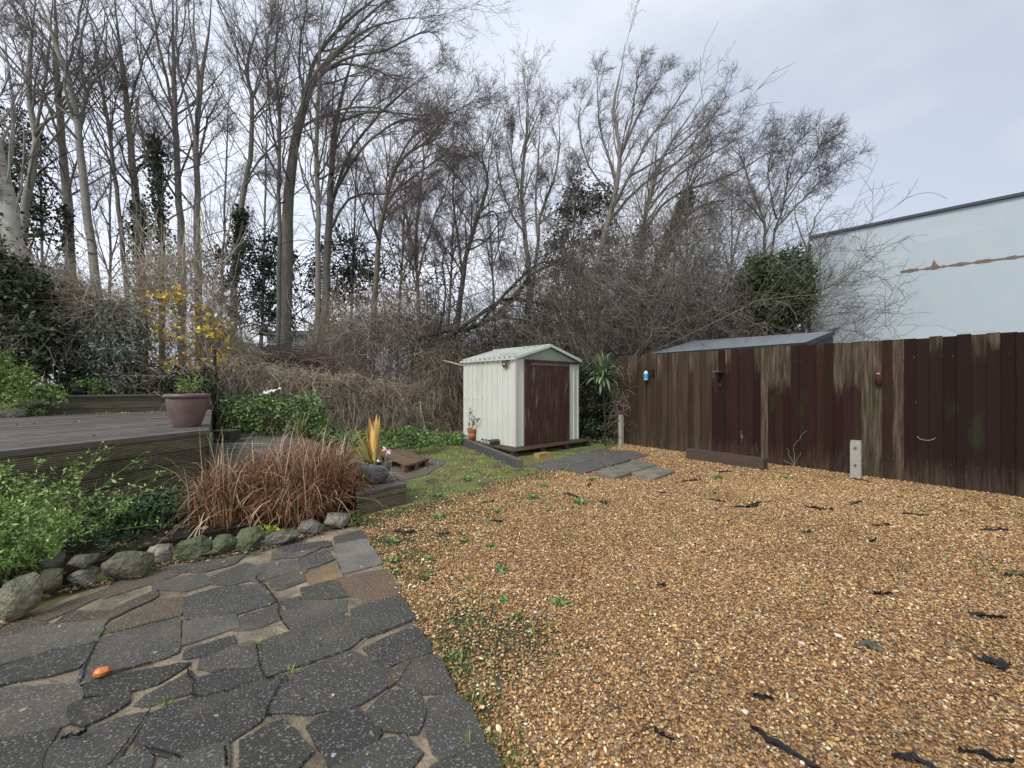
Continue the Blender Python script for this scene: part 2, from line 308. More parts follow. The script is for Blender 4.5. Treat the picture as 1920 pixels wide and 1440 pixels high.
gn, gl = gt.nodes, gt.links; gi = N(gn, 'NodeGroupInput'); go = N(gn, 'NodeGroupOutput'); ip = N(gn, 'GeometryNodeInstanceOnPoints'); ic = N(gn, 'GeometryNodeMeshIcoSphere'); ic.inputs['Radius'].default_value = 1; ic.inputs['Subdivisions'].default_value = 2
sm = N(gn, 'GeometryNodeSetMaterial'); sm.inputs['Material'].default_value = m
for nm, sk in (('rot', 'Rotation'), ('scl', 'Scale')):
    q = N(gn, 'GeometryNodeInputNamedAttribute', data_type='FLOAT_VECTOR'); q.inputs[0].default_value = nm; gl.new([o_ for o_ in q.outputs if o_.enabled][0], ip.inputs[sk])
gl.new(gi.outputs[0], ip.inputs['Points']); gl.new(ic.outputs[0], sm.inputs[0]); gl.new(sm.outputs[0], ip.inputs['Instance']); gl.new(ip.outputs[0], go.inputs[0])
gv.modifiers.new('scatter', 'NODES').node_group = gt

# ------------------------------------------------------------------ patio of crazy paving
def rough_poly(p, jit=.006, step=.05):
    p = [np.asarray(q[:2]) for q in p]; out = []
    for i in range(len(p)):
        a, b = p[i], p[(i+1) % len(p)]; k = max(2, int(np.linalg.norm(b-a)/step)); d = (b-a)/k
        for j in range(k):
            q = a+d*j
            if j == 0: pr = p[i-1]; q = a*.95+.025*b+.025*pr      # knocked corner
            out.append(q+rng.normal(0, jit, 2))
    return out
stones = []
D_, G_, B_, T_, RD, LG = (.085, .084, .080), (.125, .118, .108), (.14, .112, .08), (.30, .215, .12), (.20, .13, .09), (.21, .195, .175)
for f_, c_, poly in [
 (R1, D_, [(550, 725), (1000, 602), (995, 795), (600, 910), (455, 965)]),
 (R1, D_, [(1050, 480), (1230, 430), (1480, 410), (1540, 505), (1330, 575), (1055, 603)]),
 (R1, D_, [(1195, 368), (1380, 290), (1510, 325), (1440, 372), (1320, 402), (1195, 398)]),
 (R1, G_, [(870, 400), (1130, 345), (1180, 402), (1050, 440), (880, 432)]),
 (R1, B_, [(615, 640), (900, 492), (1030, 490), (1015, 575), (650, 668)]),
 (R1, G_, [(1045, 622), (1315, 580), (1325, 650), (1180, 690), (1040, 742)]),
 (R1, G_, [(1340, 598), (1560, 522), (1590, 600), (1420, 650), (1340, 655)]),
 (R1, D_, [(1065, 772), (1300, 702), (1298, 750), (1200, 790), (1045, 818)]),
 (R1, G_, [(1155, 832), (1330, 762), (1440, 742), (1455, 858), (1220, 878), (1155, 868)]),
 (R1, D_, [(1115, 932), (1458, 868), (1475, 925), (1110, 1032)]),
 (R2, D_, [(-50, 735), (420, 582), (475, 612), (540, 690), (455, 765), (-20, 925)]),
 (R1, D_, [(458, 1000), (600, 930), (1035, 852), (1045, 868), (860, 968), (700, 1008), (445, 1036)]),
 (R1, D_, [(800, 1066), (835, 1030), (1058, 905), (1078, 960), (1045, 1018), (860, 1076)]),
 (R1, D_, [(872, 1130), (1090, 1052), (1440, 952), (1595, 932), (1590, 970), (1495, 1100), (1445, 1185), (1270, 1286), (1030, 1362), (960, 1352), (806, 1316), (820, 1255)]),
 (R2, D_, [(175, 912), (460, 795), (640, 855), (685, 892), (655, 988), (458, 1105), (75, 1122), (35, 1105), (105, 1005)]),
 (R2, D_, [(235, 1220), (312, 1163), (488, 1125), (632, 1250), (385, 1422), (352, 1398), (332, 1320)]),
 (R2, D_, [(592, 1122), (690, 1026), (838, 1015), (866, 1130), (828, 1236), (742, 1226), (622, 1186)]),
 (R2, D_, [(922, 1062), (1040, 1025), (1128, 1102), (1208, 1265), (1160, 1297), (1000, 1364), (932, 1268), (914, 1150)]),
 (R2, G_, [(745, 960), (835, 835), (950, 806), (1050, 990), (1045, 1008), (855, 996)]),
 (R2, D_, [(556, 770), (822, 650), (925, 788), (690, 853), (642, 842)]),
 (R2, D_, [(474, 552), (748, 474), (826, 600), (572, 696), (548, 684)]),
 (R2, RD, [(404, 382), (678, 316), (746, 456), (600, 488), (462, 458)]),
 (R2, LG, [(374, 192), (558, 154), (646, 288), (432, 344), (412, 250)]),
 (R2, D_, [(182, 270), (338, 218), (372, 268), (232, 316)]),
 (R2, T_, [(228, 350), (388, 294), (416, 368), (262, 402)]),
 (R2, D_, [(22, 402), (178, 342), (216, 388), (62, 436)]),
 (R2, D_, [(204, 430), (388, 398), (444, 476), (214, 488)]),
 (R2, D_, [(94, 502), (178, 482), (198, 528), (122, 542)]),
 (R2, LG, [(-90, 312), (148, 272), (190, 318), (-40, 388), (-110, 375)]),
 (R2, G_, [(384, 142), (528, 104), (556, 144), (402, 180)]),
 (R2, D_, [(64, 202), (330, 168), (364, 190), (122, 234)]),
 (R2, D_, [(392, 1430), (660, 1295), (758, 1276), (842, 1370), (790, 1440), (700, 1560), (420, 1560)]),
 (R2, D_, [(935, 1435), (1065, 1375), (1240, 1315), (1302, 1438), (1380, 1600), (1000, 1700)]),
 (R1, D_, [(1374, 1300), (1588, 1186), (1732, 1368), (1640, 1450), (1560, 1560), (1380, 1500)]),
 (R1, D_, [(1005, 1392), (1262, 1324), (1258, 1440), (1250, 1600), (880, 1560), (930, 1440)]),
 (R1, D_, [(650, 1432), (760, 1372), (835, 1400), (760, 1560), (560, 1600)]),
 (R1, D_, [(215, 1420), (335, 1268), (832, 1126), (640, 1395), (540, 1440), (350, 1500)]),
 (R1, D_, [(-120, 1290), (320, 1240), (195, 1415), (280, 1540), (-150, 1600)]),
 (R1, G_, [(-120, 1000), (435, 985), (435, 1040), (385, 1090), (395, 1185), (150, 1236), (-120, 1262)]),
 (R1, D_, [(390, 1108), (472, 1066), (695, 1042), (702, 1080), (490, 1186), (422, 1176)]),
 (R1, G_, [(-60, 740), (270, 642), (595, 592), (532, 728), (250, 785), (-60, 870)]),
 (R1, D_, [(172, 832), (275, 795), (524, 744), (436, 878), (-60, 978), (-60, 905)]),
 (R1, B_, [(420, 560), (610, 555), (865, 445), (872, 482), (610, 600), (320, 632)]),
 (R1, G_, [(1490, 332), (1698, 274), (1716, 338), (1550, 388), (1460, 376)]),
 (R2, G_, [(110, 560), (200, 500), (440, 500), (430, 560), (220, 640), (130, 650)]),
 (R1, G_, [(1560, 215), (1740, 190), (1860, 170), (1700, 250), (1540, 262)]),
 (R1, B_, [(560, 440), (840, 345), (900, 335), (1000, 350), (860, 395), (600, 478)]), (R1, G_, [(905, 325), (1180, 282), (1370, 250), (1290, 300), (1160, 330), (1000, 338)]), (R1, B_, [(200, 590), (380, 510), (540, 452), (560, 478), (400, 548), (230, 620)]), (R1, B_, [(-60, 700), (170, 610), (260, 632), (-40, 728)]),
 (R2, B_, [(700, 905), (735, 880), (800, 850), (735, 945), (690, 975)]),
 (R1, D_, [(-700, 1100), (-160, 1010), (-170, 1260), (-200, 1500), (-900, 1600)]), (R1, G_, [(-500, 850), (-100, 770), (-100, 940), (-600, 1060)])]:
    stones.append((f_, c_, poly))
pm = MB()
pp = [p for p in pedge]+[np.array([-3.2, -.3, 0]), np.array([-3.9, 1.0, 0])]+[G(*q, .03) for q in ((-60, 1190), (150, 1110), (300, 1060), (420, 1030), (560, 1000), (655, 984))]
rp = rough_poly(pp, .004, .12); pm.prism(rp, 0.001, .024)
kind(pm.build('patio_base', M['mortar'], base=(0, 0, 0)))
sm_ = MB()
for f_, c_, poly in stones:
    p = [f_(*q)[:2] for q in poly]; cc = np.mean(p, 0); big = 1.085
    p = [cc+(q-cc)*(1+.022/max(np.linalg.norm(q-cc), .03)) for q in p]; rp = rough_poly(p, .004, .045); h = .030+rng.uniform(0, .009); k = len(rp)
    ccol = np.array(c_)*rng.uniform(.42, 1.0)*np.array([1.04, rng.uniform(.99, 1.03), rng.uniform(.84, .96)])
    r0 = np.array(rp); a = np.sum(r0[:, 0]*np.roll(r0[:, 1], -1)-np.roll(r0[:, 0], -1)*r0[:, 1])
    if a < 0: r0 = r0[::-1]
    r1 = r0+(cc-r0)*.016
    V = np.vstack([np.c_[r0, np.full(k, .012)], np.c_[r0, np.full(k, h-.003)], np.c_[r1, np.full(k, h)]])
    Q = [[i+j*k, (i+1) % k+j*k, (i+1) % k+(j+1)*k, i+(j+1)*k] for j in (0, 1) for i in range(k)]
    sm_.add(V, Q, col=ccol, ngons=[list(range(2*k, 3*k))])
kind(sm_.build('patio', M['slab'], base=(0, 0, 0)))

# ------------------------------------------------------------------ plant and tree machinery
def grow(pos, d, L, r0, r1, k, wob, bias=(0, 0, 0), bw=0.0):
    n_ = len(pos); d = nrm(d); Ps = [pos]; p = pos; st = (L/k)[:, None]; bias = np.asarray(bias, float)
    for i in range(k):
        d = nrm(d+rng.normal(0, wob, (n_, 3))+bias*bw); p = p+d*st; Ps.append(p)
    t = np.linspace(0, 1, k+1)[None, :]
    return np.stack(Ps, 1), r0[:, None]*(1-t)+r1[:, None]*t
def kids(Pn, R, per, t0, t1, ang, asd, lf, rf, flat=None):
    n_, k, _ = Pn.shape; per_ = int(per); idx = np.repeat(np.arange(n_), per_); m_ = len(idx)
    t = rng.uniform(t0, t1, m_); u = t*(k-1); i = np.minimum(u.astype(int), k-2); f_ = (u-i)[:, None]
    a, b = Pn[idx, i], Pn[idx, i+1]; pos = a*(1-f_)+b*f_; T = nrm(b-a)
    r = R[idx, i]*(1-f_[:, 0])+R[idx, i+1]*f_[:, 0]
    s = nrm(np.cross(T, rng.normal(0, 1, (m_, 3)))); an = np.radians(rng.normal(ang, asd, m_))[:, None]
    d = T*np.cos(an)+s*np.sin(an)
    Lp = np.linalg.norm(np.diff(Pn, axis=1), axis=2).sum(1)[idx]
    L = Lp*lf*(1-.45*t)*rng.uniform(.6, 1.25, m_)
    return pos, d, L, r*rf
def ivy_along(path, rad, n_, size, spread, z1=None):
    """leaves packed round a trunk"""
    t = rng.uniform(0, 1, n_)**1.0; u = t*(len(path)-1); i = np.minimum(u.astype(int), len(path)-2); f_ = (u-i)[:, None]
    c = path[i]*(1-f_)+path[i+1]*f_; lump = 1+.7*np.sin(t*23+path[0][0]*3)+.5*np.sin(t*51)
    off = nrm(rng.normal(0, 1, (n_, 3)))*(rad+np.abs(rng.normal(0, 1, (n_, 1)))*spread*np.clip(lump, .25, 2.2)[:, None]*(1.15-t[:, None]*.7))
    return c+off*np.array([1, 1, 1.0])
IVY = np.array([.038, .056, .028])
def tree(label, cat_name, Y, paths, wind=(0, 0, 1), ww=.12, lv=(11, 6, 6, 3), l1=.32, bark=(.15, .135, .115), tw=(.085, .070, .066), ang=38, pale=False, ivy=None, t0=.3, wob=.1, name='bare_tree', group=None, zmin=0., rsc=1.0, thick=1.0):
    """paths: [(photo points, base width px, tip width px)...]; the first is the trunk, the others are limbs"""
    PL = []
    for j, (pts_, w0, w1) in enumerate(paths):
        dy = np.cumsum(rng.normal(0, .25 if j else .08, len(pts_))); dy -= dy[0]
        q = spline([P(a_, b_, Y+d_) for (a_, b_), d_ in zip(pts_, dy)], 18)
        if j == 0:
            z = q[0].copy(); 
            if z[2] > zmin+.05: q = np.vstack([[z[0], z[1], zmin-.05], q])
            else: q = np.vstack([[z[0], z[1], z[2]-.1], q])
        else: q = np.vstack([q[0], q])
        q[1:] += rng.normal(0, .012, q[1:].shape)
        PL.append((q, np.linspace(1, 0, 19)**.8*0+(w0+(w1*.8-w0)*np.linspace(0, 1, 19))*np.r_[np.ones(14), .85, .65, .48, .32, .2]*Y/F/2*((.76 if Y > 11.5 else .7) if j == 0 else .64)))
    base = PL[0][0][0]*np.array([1, 1, 0])+np.array([0, 0, max(zmin, 0)])
    root = thing(name, label, cat_name, base, group)
    bc = np.array(bark)
    tb = MB(); tb.tube(PL[0][0], PL[0][1], 10, bc*1.3); tb.build('trunk', M['birch'] if pale else M['bark'], root, smooth=True)
    cb = MB(); tc_ = np.array(tw)*1.75
    for q, r in PL[1:]: cb.tube(q, r, 7, bc*.9)
    Pn = np.stack([q for q, r in PL]); R = np.stack([r for q, r in PL])*rsc
    wind = np.array(wind, float)
    p, d, L, r = kids(Pn, R, max(5, round(lv[0]*(4.6 if paths[0][0][0][0] < 420 else 6.0 if paths[0][0][0][0] < 860 else 8.0)/len(paths))), t0, 1.0, ang+4, 10, l1, .45)
    RGT = paths[0][0][0][0] > 860; r = np.clip(r, .008, .03 if RGT else .035); L = np.clip(L*(.70 if RGT else 1), .62, 1.9 if RGT else 3.4); ww = ww*.4
    A, RA = grow(p, d+wind*.2, L, r, r*.30, 8, wob, wind, ww); cb.tube(A, RA, 5, bc*.7+tc_*.3)
    p, d, L, r = kids(A, RA, max(4, lv[1]-(3 if RGT else 1)), .12, 1.0, 38, 12, .62, .55); r = np.clip(r, .0055, .02)
    B, RB = grow(p, d, L, r*thick, r*.45, 6, wob*1.3, wind, ww); cb.tube(B, RB, 3, tc_)
    p, d, L, r = kids(B, RB, max(3, lv[2]-3), .15, 1.0, 42, 14, .58, .65); r = np.clip(r, .0038, .008)
    C1, RC = grow(p, d, np.clip(L, .2, 1.3), r*thick, r*.5, 4, wob*1.5, wind, ww); cb.tube(C1, RC, 3, tc_*1.08)
    if lv[3]:
        p, d, L, r = kids(C1, RC, min(lv[3], 2), .2, 1.0, 42, 14, .62, .8); r = np.clip(r, .0034, .006)
        D1, RD_ = grow(p, d, np.clip(L, .14, .7), r*thick, r*.6, 2, wob*1.6, wind, ww); cb.tube(D1, RD_, 3, tc_*1.15)
    cb.build('crown', M['twig'], root)
    if ivy:
        for (pts_, rad, n_, spread) in ivy:
            q = spline([P(a_, b_, Y) for a_, b_ in pts_], 20); n_ = int(n_*.6); C_ = ivy_along(q, rad, n_, .1, spread*.85)
            ib = MB(); ib.leaf(C_, rng.uniform(.06, .12, n_), IVY*rng.uniform(.5, 1.8, (n_, 1))*np.c_[np.ones(n_), np.ones(n_), rng.uniform(.8, 1.3, n_)], asp=.85, bend=.08); ib.build('ivy', M['leaf'], root)
    return root
UP = (0, 0, 1); RT = (.5, .0, .5)
GT = 'bare winter trees beyond the garden'
PALE = (.27, .255, .225)
tree('thick pale grey trunk with dark scars at the far left edge of the photo', 'tree', 11, [([(32, 560), (27, 470), (18, 400), (2, 320), (-22, 230), (-50, 120), (-70, 0)], 48, 22), ([(18, 400), (-20, 340), (-70, 290)], 18, 8), ([(10, 350), (25, 240), (15, 120), (-10, 0)], 12, 5)], UP, bark=(.42, .40, .36), pale=True, lv=(8, 6, 5, 3), zmin=1, ivy=[([(0, 500), (-15, 400), (-40, 300)], .3, 2500, .28)])
tree('pale slender trunk forking into a Y beside the thick scarred trunk', 'tree', 12.5, [([(42, 560), (46, 420), (60, 320), (66, 255), (52, 160), (62, 60), (72, -60)], 20, 8), ([(66, 255), (90, 225), (112, 215), (150, 170), (190, 110)], 9, 4), ([(66, 250), (85, 150), (95, 60), (100, -50)], 9, 4), ([(52, 160), (30, 90), (0, 20)], 6, 3)], UP, bark=PALE, pale=True, zmin=1)
tree('straight pinkish grey trunk with ivy on its left foot', 'tree', 13, [([(134, 560), (130, 440), (124, 340), (114, 240), (108, 140), (104, 40), (100, -80)], 23, 10), ([(118, 290), (90, 200), (40, 110), (0, 60)], 8, 3), ([(110, 180), (135, 100), (150, 20), (160, -60)], 8, 4)], UP, bark=(.25, .215, .19), ivy=[([(120, 540), (122, 440), (118, 390)], .12, 900, .12)], zmin=1)
tree('pale leaning trunk splitting into a dark wide fork of many limbs', 'tree', 12, [([(182, 560), (170, 440), (155, 330), (147, 250), (133, 170), (108, 90), (80, 20), (50, -70)], 20, 9), ([(147, 250), (160, 190), (175, 150), (210, 120), (240, 60)], 10, 4), ([(147, 240), (122, 170), (125, 90), (120, 0)], 9, 4), ([(108, 100), (70, 60), (30, 40), (0, 20)], 8, 3), ([(150, 250), (158, 170), (150, 90), (165, 10), (160, -60)], 9, 4), ([(175, 395), (190, 370), (215, 330), (230, 310)], 6, 2)], UP, bark=PALE, pale=True, lv=(11, 7, 6, 3), tw=(.062, .055, .060), zmin=1)
tree('grey trunk with its foot wrapped in ivy, fourth large trunk from the left', 'tree', 13, [([(268, 560), (262, 460), (252, 350), (244, 250), (232, 150), (220, 60), (212, -60)], 21, 8), ([(240, 220), (262, 130), (290, 60), (320, 0)], 7, 3), ([(228, 140), (200, 120), (170, 160)], 6, 3), ([(252, 330), (285, 270), (300, 200)], 6, 3)], UP, bark=(.20, .185, .16), ivy=[([(268, 560), (262, 460), (258, 380)], .16, 3200, .26)], zmin=1)
tree('thin dark stem leaning left between the pale fork and the ivied trunk', 'tree', 12.5, [([(240, 560), (228, 440), (215, 330), (202, 230), (186, 150), (175, 60), (150, -40)], 11, 5), ([(205, 250), (220, 180), (240, 120)], 5, 2)], UP, lv=(10, 6, 5, 3), zmin=1)
tree('short ivy covered stem ending in bare branches', 'tree', 12, [([(304, 560), (303, 440), (296, 340), (290, 260), (286, 190)], 13, 5), ([(296, 330), (275, 290), (262, 240)], 6, 3), ([(300, 380), (318, 320), (330, 270)], 6, 3)], UP, ivy=[([(304, 560), (302, 440), (294, 330), (290, 260)], .08, 4200, .24)], lv=(9, 5, 5, 3), zmin=1)
tree('tall straight trunk with a thin twin limb rising on its left', 'tree', 13.5, [([(342, 600), (339, 440), (333, 320), (328, 200), (325, 90), (322, -80)], 18, 9), ([(330, 270), (318, 180), (302, 100), (282, 0), (270, -80)], 9, 5), ([(326, 130), (345, 50), (350, -40)], 6, 3), ([(330, 200), (352, 140), (360, 90)], 6, 3)], UP, bark=(.21, .195, .17), zmin=1)
tree('grey trunk dividing into several upright limbs like a broom', 'tree', 13, [([(374, 600), (371, 470), (369, 370), (368, 270), (376, 160), (392, 60), (400, -60)], 18, 7), ([(368, 270), (352, 190), (335, 130), (330, 40), (335, -60)], 9, 4), ([(368, 262), (371, 170), (366, 80), (360, -50)], 9, 5), ([(372, 310), (385, 240), (402, 200), (430, 160)], 8, 3), ([(372, 300), (400, 260), (420, 240)], 5, 2)], UP, bark=(.20, .185, .165), lv=(10, 7, 6, 3), zmin=1)
tree('slim trunk curving right above a cloud of dark ivy', 'tree', 13, [([(436, 600), (445, 440), (458, 360), (470, 290), (473, 190), (462, 130), (480, 60), (500, 20)], 16, 6), ([(472, 230), (500, 205), (520, 180)], 6, 2), ([(460, 350), (480, 325), (520, 330)], 6, 2), ([(473, 180), (450, 130), (440, 60)], 6, 3), ([(473, 190), (490, 120), (510, 70)], 6, 3)], UP, bark=(.17, .16, .13), ivy=[([(436, 600), (447, 440), (452, 400)], .1, 2500, .2)], lv=(9, 7, 6, 3), zmin=.6)
tree('big trunk bending over to the right in a windswept arch', 'tree', 14, [([(533, 640), (537, 520), (540, 400), (548, 300), (562, 230), (588, 150), (640, 90), (700, 50), (780, 30)], 32, 9), ([(550, 280), (572, 180), (592, 110), (640, 50), (700, 0), (760, -40)], 17, 5), ([(600, 135), (660, 105), (720, 95), (800, 60), (840, 90)], 10, 3), ([(590, 150), (640, 120), (700, 130), (760, 160), (810, 210)], 9, 3), ([(575, 190), (560, 120), (570, 40), (580, -40)], 8, 4), ([(640, 90), (680, 40), (740, -10), (810, -30)], 8, 3), ([(562, 240), (600, 220), (680, 200), (760, 220), (800, 250)], 8, 3)], (.75, 0, .3), ww=.14, lv=(15, 9, 7, 3), l1=.36, bark=(.19, .175, .15), tw=(.075, .064, .064), t0=.35)
tree('thin upright stem close to the left side of the big arching trunk', 'tree', 13.6, [([(522, 640), (524, 460), (522, 330), (524, 220), (516, 130), (520, 40), (525, -50)], 11, 5), ([(523, 300), (505, 200), (500, 100), (510, 30)], 6, 3)], UP, lv=(13, 7, 6, 3))
tree('slender straight grey trunk, left one of a close pair', 'tree', 13.5, [([(595, 650), (597, 500), (596, 380), (594, 260), (598, 150), (600, 70), (610, -20)], 15, 6), ([(596, 330), (612, 240), (620, 170)], 6, 3), ([(597, 390), (625, 330), (640, 310), (655, 312)], 5, 2)], (.3, 0, .8), bark=(.21, .19, .165), lv=(12, 7, 6, 3))
tree('darker trunk of the close pair with limbs fanning out to the right', 'tree', 14.5, [([(607, 650), (613, 500), (618, 400), (622, 320), (630, 220), (655, 130), (670, 60)], 22, 6), ([(618, 390), (650, 300), (690, 240), (760, 170), (830, 130)], 12, 4), ([(618, 430), (660, 370), (740, 360), (820, 320)], 9, 3), ([(622, 370), (670, 290), (740, 230), (800, 225), (860, 235)], 9, 3), ([(630, 230), (700, 210), (800, 215), (900, 200)], 7, 3), ([(622, 330), (640, 230), (690, 150), (740, 110)], 8, 3)], RT, lv=(15, 8, 7, 3), bark=(.15, .14, .12), tw=(.09, .078, .076))
tree('brown trunk leaning right and hooking over at its top', 'tree', 13, [([(698, 640), (703, 540), (712, 440), (722, 390), (740, 320), (775, 280), (812, 270), (860, 290)], 15, 5), ([(730, 340), (770, 260), (820, 225), (870, 200), (905, 180)], 7, 2), ([(712, 420), (760, 380), (820, 350)], 6, 2), ([(722, 390), (750, 350), (840, 290), (870, 300)], 7, 3)], RT, bark=(.16, .13, .10), lv=(14, 8, 7, 3))
tree('reddish brown thin trunk with steep side branches left of the dark leaning tree', 'tree', 12.5, [([(788, 640), (783, 540), (779, 450), (786, 370), (795, 300), (790, 250)], 10, 4), ([(783, 500), (760, 400), (745, 330)], 7, 3), ([(783, 520), (810, 420), (840, 340), (850, 280)], 7, 3), ([(784, 560), (766, 480), (730, 420)], 6, 3)], (.2, 0, .7), bark=(.15, .11, .085), tw=(.11, .088, .08), lv=(15, 8, 7, 3))
DK = (.07, .062, .055)
tree('dark crooked tree leaning right beside a fallen trunk', 'tree', 12.5, [([(852, 640), (866, 540), (876, 470), (895, 410), (915, 340), (905, 290), (925, 240)], 15, 5), ([(868, 520), (855, 420), (850, 350), (870, 290)], 9, 3), ([(895, 410), (930, 400), (935, 470), (940, 500)], 6, 3), ([(870, 520), (840, 470), (800, 440)], 6, 2)], (.3, 0, .6), bark=DK, tw=(.07, .06, .058), lv=(14, 8, 7, 3), wob=.16)
tree('pale twin stemmed tree with a rounded vase crown', 'tree', 14, [([(988, 620), (992, 520), (984, 440), (978, 360), (984, 280), (990, 210), (985, 160)], 16, 5), ([(996, 560), (1008, 450), (1015, 400), (1040, 330), (1050, 260), (1045, 190)], 11, 4), ([(984, 440), (955, 390), (935, 330), (930, 270)], 7, 3), ([(1008, 450), (1004, 370), (1010, 290), (1015, 200)], 8, 4), ([(980, 380), (960, 300), (965, 220)], 6, 3), ([(1012, 420), (1055, 380), (1075, 320)], 6, 3)], (.1, 0, .9), ang=34, bark=(.24, .215, .18), tw=(.10, .085, .084), lv=(15, 8, 8, 3))
tree('tall tree with a fan shaped crown, highest of the trees right of the sky gap', 'tree', 14.5, [([(1112, 640), (1120, 500), (1142, 410), (1158, 340), (1162, 280), (1150, 200), (1165, 130), (1172, 80)], 18, 4), ([(1145, 400), (1180, 330), (1225, 250), (1270, 190), (1300, 140)], 10, 4), ([(1140, 420), (1190, 360), (1260, 310), (1350, 250), (1410, 200)], 9, 3), ([(1158, 340), (1130, 260), (1120, 190), (1122, 130)], 8, 3), ([(1162, 300), (1185, 220), (1195, 150), (1200, 110)], 8, 3), ([(1160, 300), (1205, 200), (1240, 140)], 8, 3), ([(1150, 380), (1100, 300), (1085, 230), (1090, 180)], 7, 3), ([(1180, 330), (1250, 290), (1320, 230), (1370, 180)], 7, 3)], (.55, 0, .75), ang=30, lv=(15, 8, 8, 3), l1=.30, bark=(.22, .20, .17), tw=(.10, .088, .088), t0=.3, wob=.085)
tree('tree leaning right with pale limbs sweeping low under the fan crown', 'tree', 13.5, [([(1168, 640), (1190, 520), (1208, 420), (1225, 350), (1245, 290), (1290, 220), (1330, 160)], 15, 4), ([(1200, 440), (1260, 370), (1340, 340), (1420, 300), (1480, 250)], 9, 3), ([(1210, 400), (1270, 330), (1350, 280), (1440, 230)], 8, 3), ([(1195, 480), (1260, 430), (1330, 400), (1400, 390)], 8, 3), ([(1225, 350), (1290, 280), (1350, 200), (1372, 150)], 6, 2)], RT, ang=30, lv=(10, 7, 7, 3), bark=(.16, .145, .125), tw=(.10, .088, .088), wob=.085, ivy=[([(1180, 600), (1198, 480), (1210, 420)], .1, 1600, .25)])
tree('dark ivy wrapped trunk leaning hard to the right', 'tree', 13, [([(1190, 640), (1225, 520), (1255, 440), (1282, 390), (1300, 340), (1330, 300)], 17, 5), ([(1255, 440), (1310, 390), (1380, 370)], 8, 3), ([(1282, 390), (1300, 320), (1340, 260)], 6, 2)], RT, bark=DK, lv=(8, 7, 6, 3), ivy=[([(1200, 600), (1240, 480), (1275, 405), (1290, 360)], .1, 3800, .17)])
tree('bushy windswept tree rising just behind the round evergreen', 'tree', 12, [([(1432, 600), (1432, 480), (1434, 420), (1412, 360), (1395, 310), (1380, 260)], 9, 3), ([(1440, 560), (1450, 450), (1470, 380), (1480, 310), (1500, 260)], 8, 3), ([(1452, 430), (1500, 380), (1550, 330), (1590, 300)], 6, 2), ([(1434, 420), (1400, 380), (1360, 350)], 6, 2), ([(1455, 410), (1440, 330), (1450, 270)], 6, 2), ([(1470, 380), (1520, 310), (1540, 270)], 5, 2)], (.6, 0, .45), ang=34, lv=(14, 9, 7, 3), bark=(.14, .125, .11), tw=(.09, .08, .08))
tree('grey bush tree reaching over the corner of the white building', 'tree', 10.3, [([(1505, 640), (1508, 540), (1515, 460), (1535, 400), (1570, 350)], 9, 2), ([(1508, 520), (1545, 480), (1580, 460)], 4, 1.5), ([(1508, 560), (1550, 540), (1590, 525)], 4, 1.5), ([(1506, 600), (1540, 595), (1570, 585)], 3, 1.2), ([(1512, 470), (1490, 400), (1500, 340)], 5, 2)], (.3, 0, .15), ang=34, l1=.26, lv=(3, 5, 5, 1), bark=(.13, .12, .105), tw=(.13, .12, .115))
tree('old blackened tree fallen flat with limbs standing up from its trunk', 'tree', 12, [([(770, 640), (830, 622), (900, 610), (960, 560), (1000, 512), (1060, 490), (1110, 478)], 13, 6), ([(900, 605), (940, 560), (1000, 500), (1040, 490), (1080, 500)], 12, 4), ([(830, 640), (900, 590), (960, 560), (1060, 580), (1130, 570), (1160, 540)], 14, 6), ([(1135, 572), (1165, 545), (1180, 500), (1200, 460)], 8, 3), ([(820, 630), (835, 560), (830, 490), (850, 440)], 7, 3), ([(870, 620), (920, 600), (980, 600), (1060, 640)], 10, 4)], (0, 0, .4), bark=(.045, .04, .037), tw=(.06, .052, .05), lv=(14, 8, 6, 3), wob=.2, l1=.3)
# ------------------------------------------------------------------ a further row of thin trees, each its own
for i, (x, w, h, Y_, lab) in enumerate([(85, 9, 120, 19, 'faint thin tree far behind the pale leaning trunk'), (205, 8, 60, 18, 'faint thin tree in the gap right of the pale leaning trunk'), (410, 8, 90, 18, 'faint thin tree standing between the broom shaped and the curving trunk'), (490, 8, 60, 20, 'faint thin tree left of the big arching trunk'), (655, 8, 150, 18, 'faint thin tree in the gap right of the close pair of trunks'), (745, 8, 240, 18, 'faint thin tree behind the hooked brown trunk'), (840, 7, 290, 19, 'faint thin tree behind the dark crooked tree'), (930, 7, 300, 18, 'faint thin tree left of the pale twin stemmed tree'), (1070, 7, 330, 18, 'faint thin tree right of the pale twin stemmed tree'), (1290, 7, 360, 18, 'faint thin tree behind the trunk leaning hard right'), (1370, 7, 340, 17, 'faint thin tree left of the round evergreen')]):
    s = rng.uniform(-25, 25)
    tree(lab, 'tree', Y_, [([(x, 650), (x+s*.3, 520), (x+s*.6, (520+h)/2), (x+s, h)], w, 2.5), ([(x+s*.3, 500), (x+25, 400), (x+45, 300+h*.3)], 4, 2), ([(x+s*.3, 520), (x-25, 430), (x-40, 330+h*.3)], 4, 2)], (.1, 0, .8), lv=(13, 7, 6, 0), tw=(.15, .138, .138), bark=(.18, .165, .15))  # distance haze is put into the paler twig and bark colours
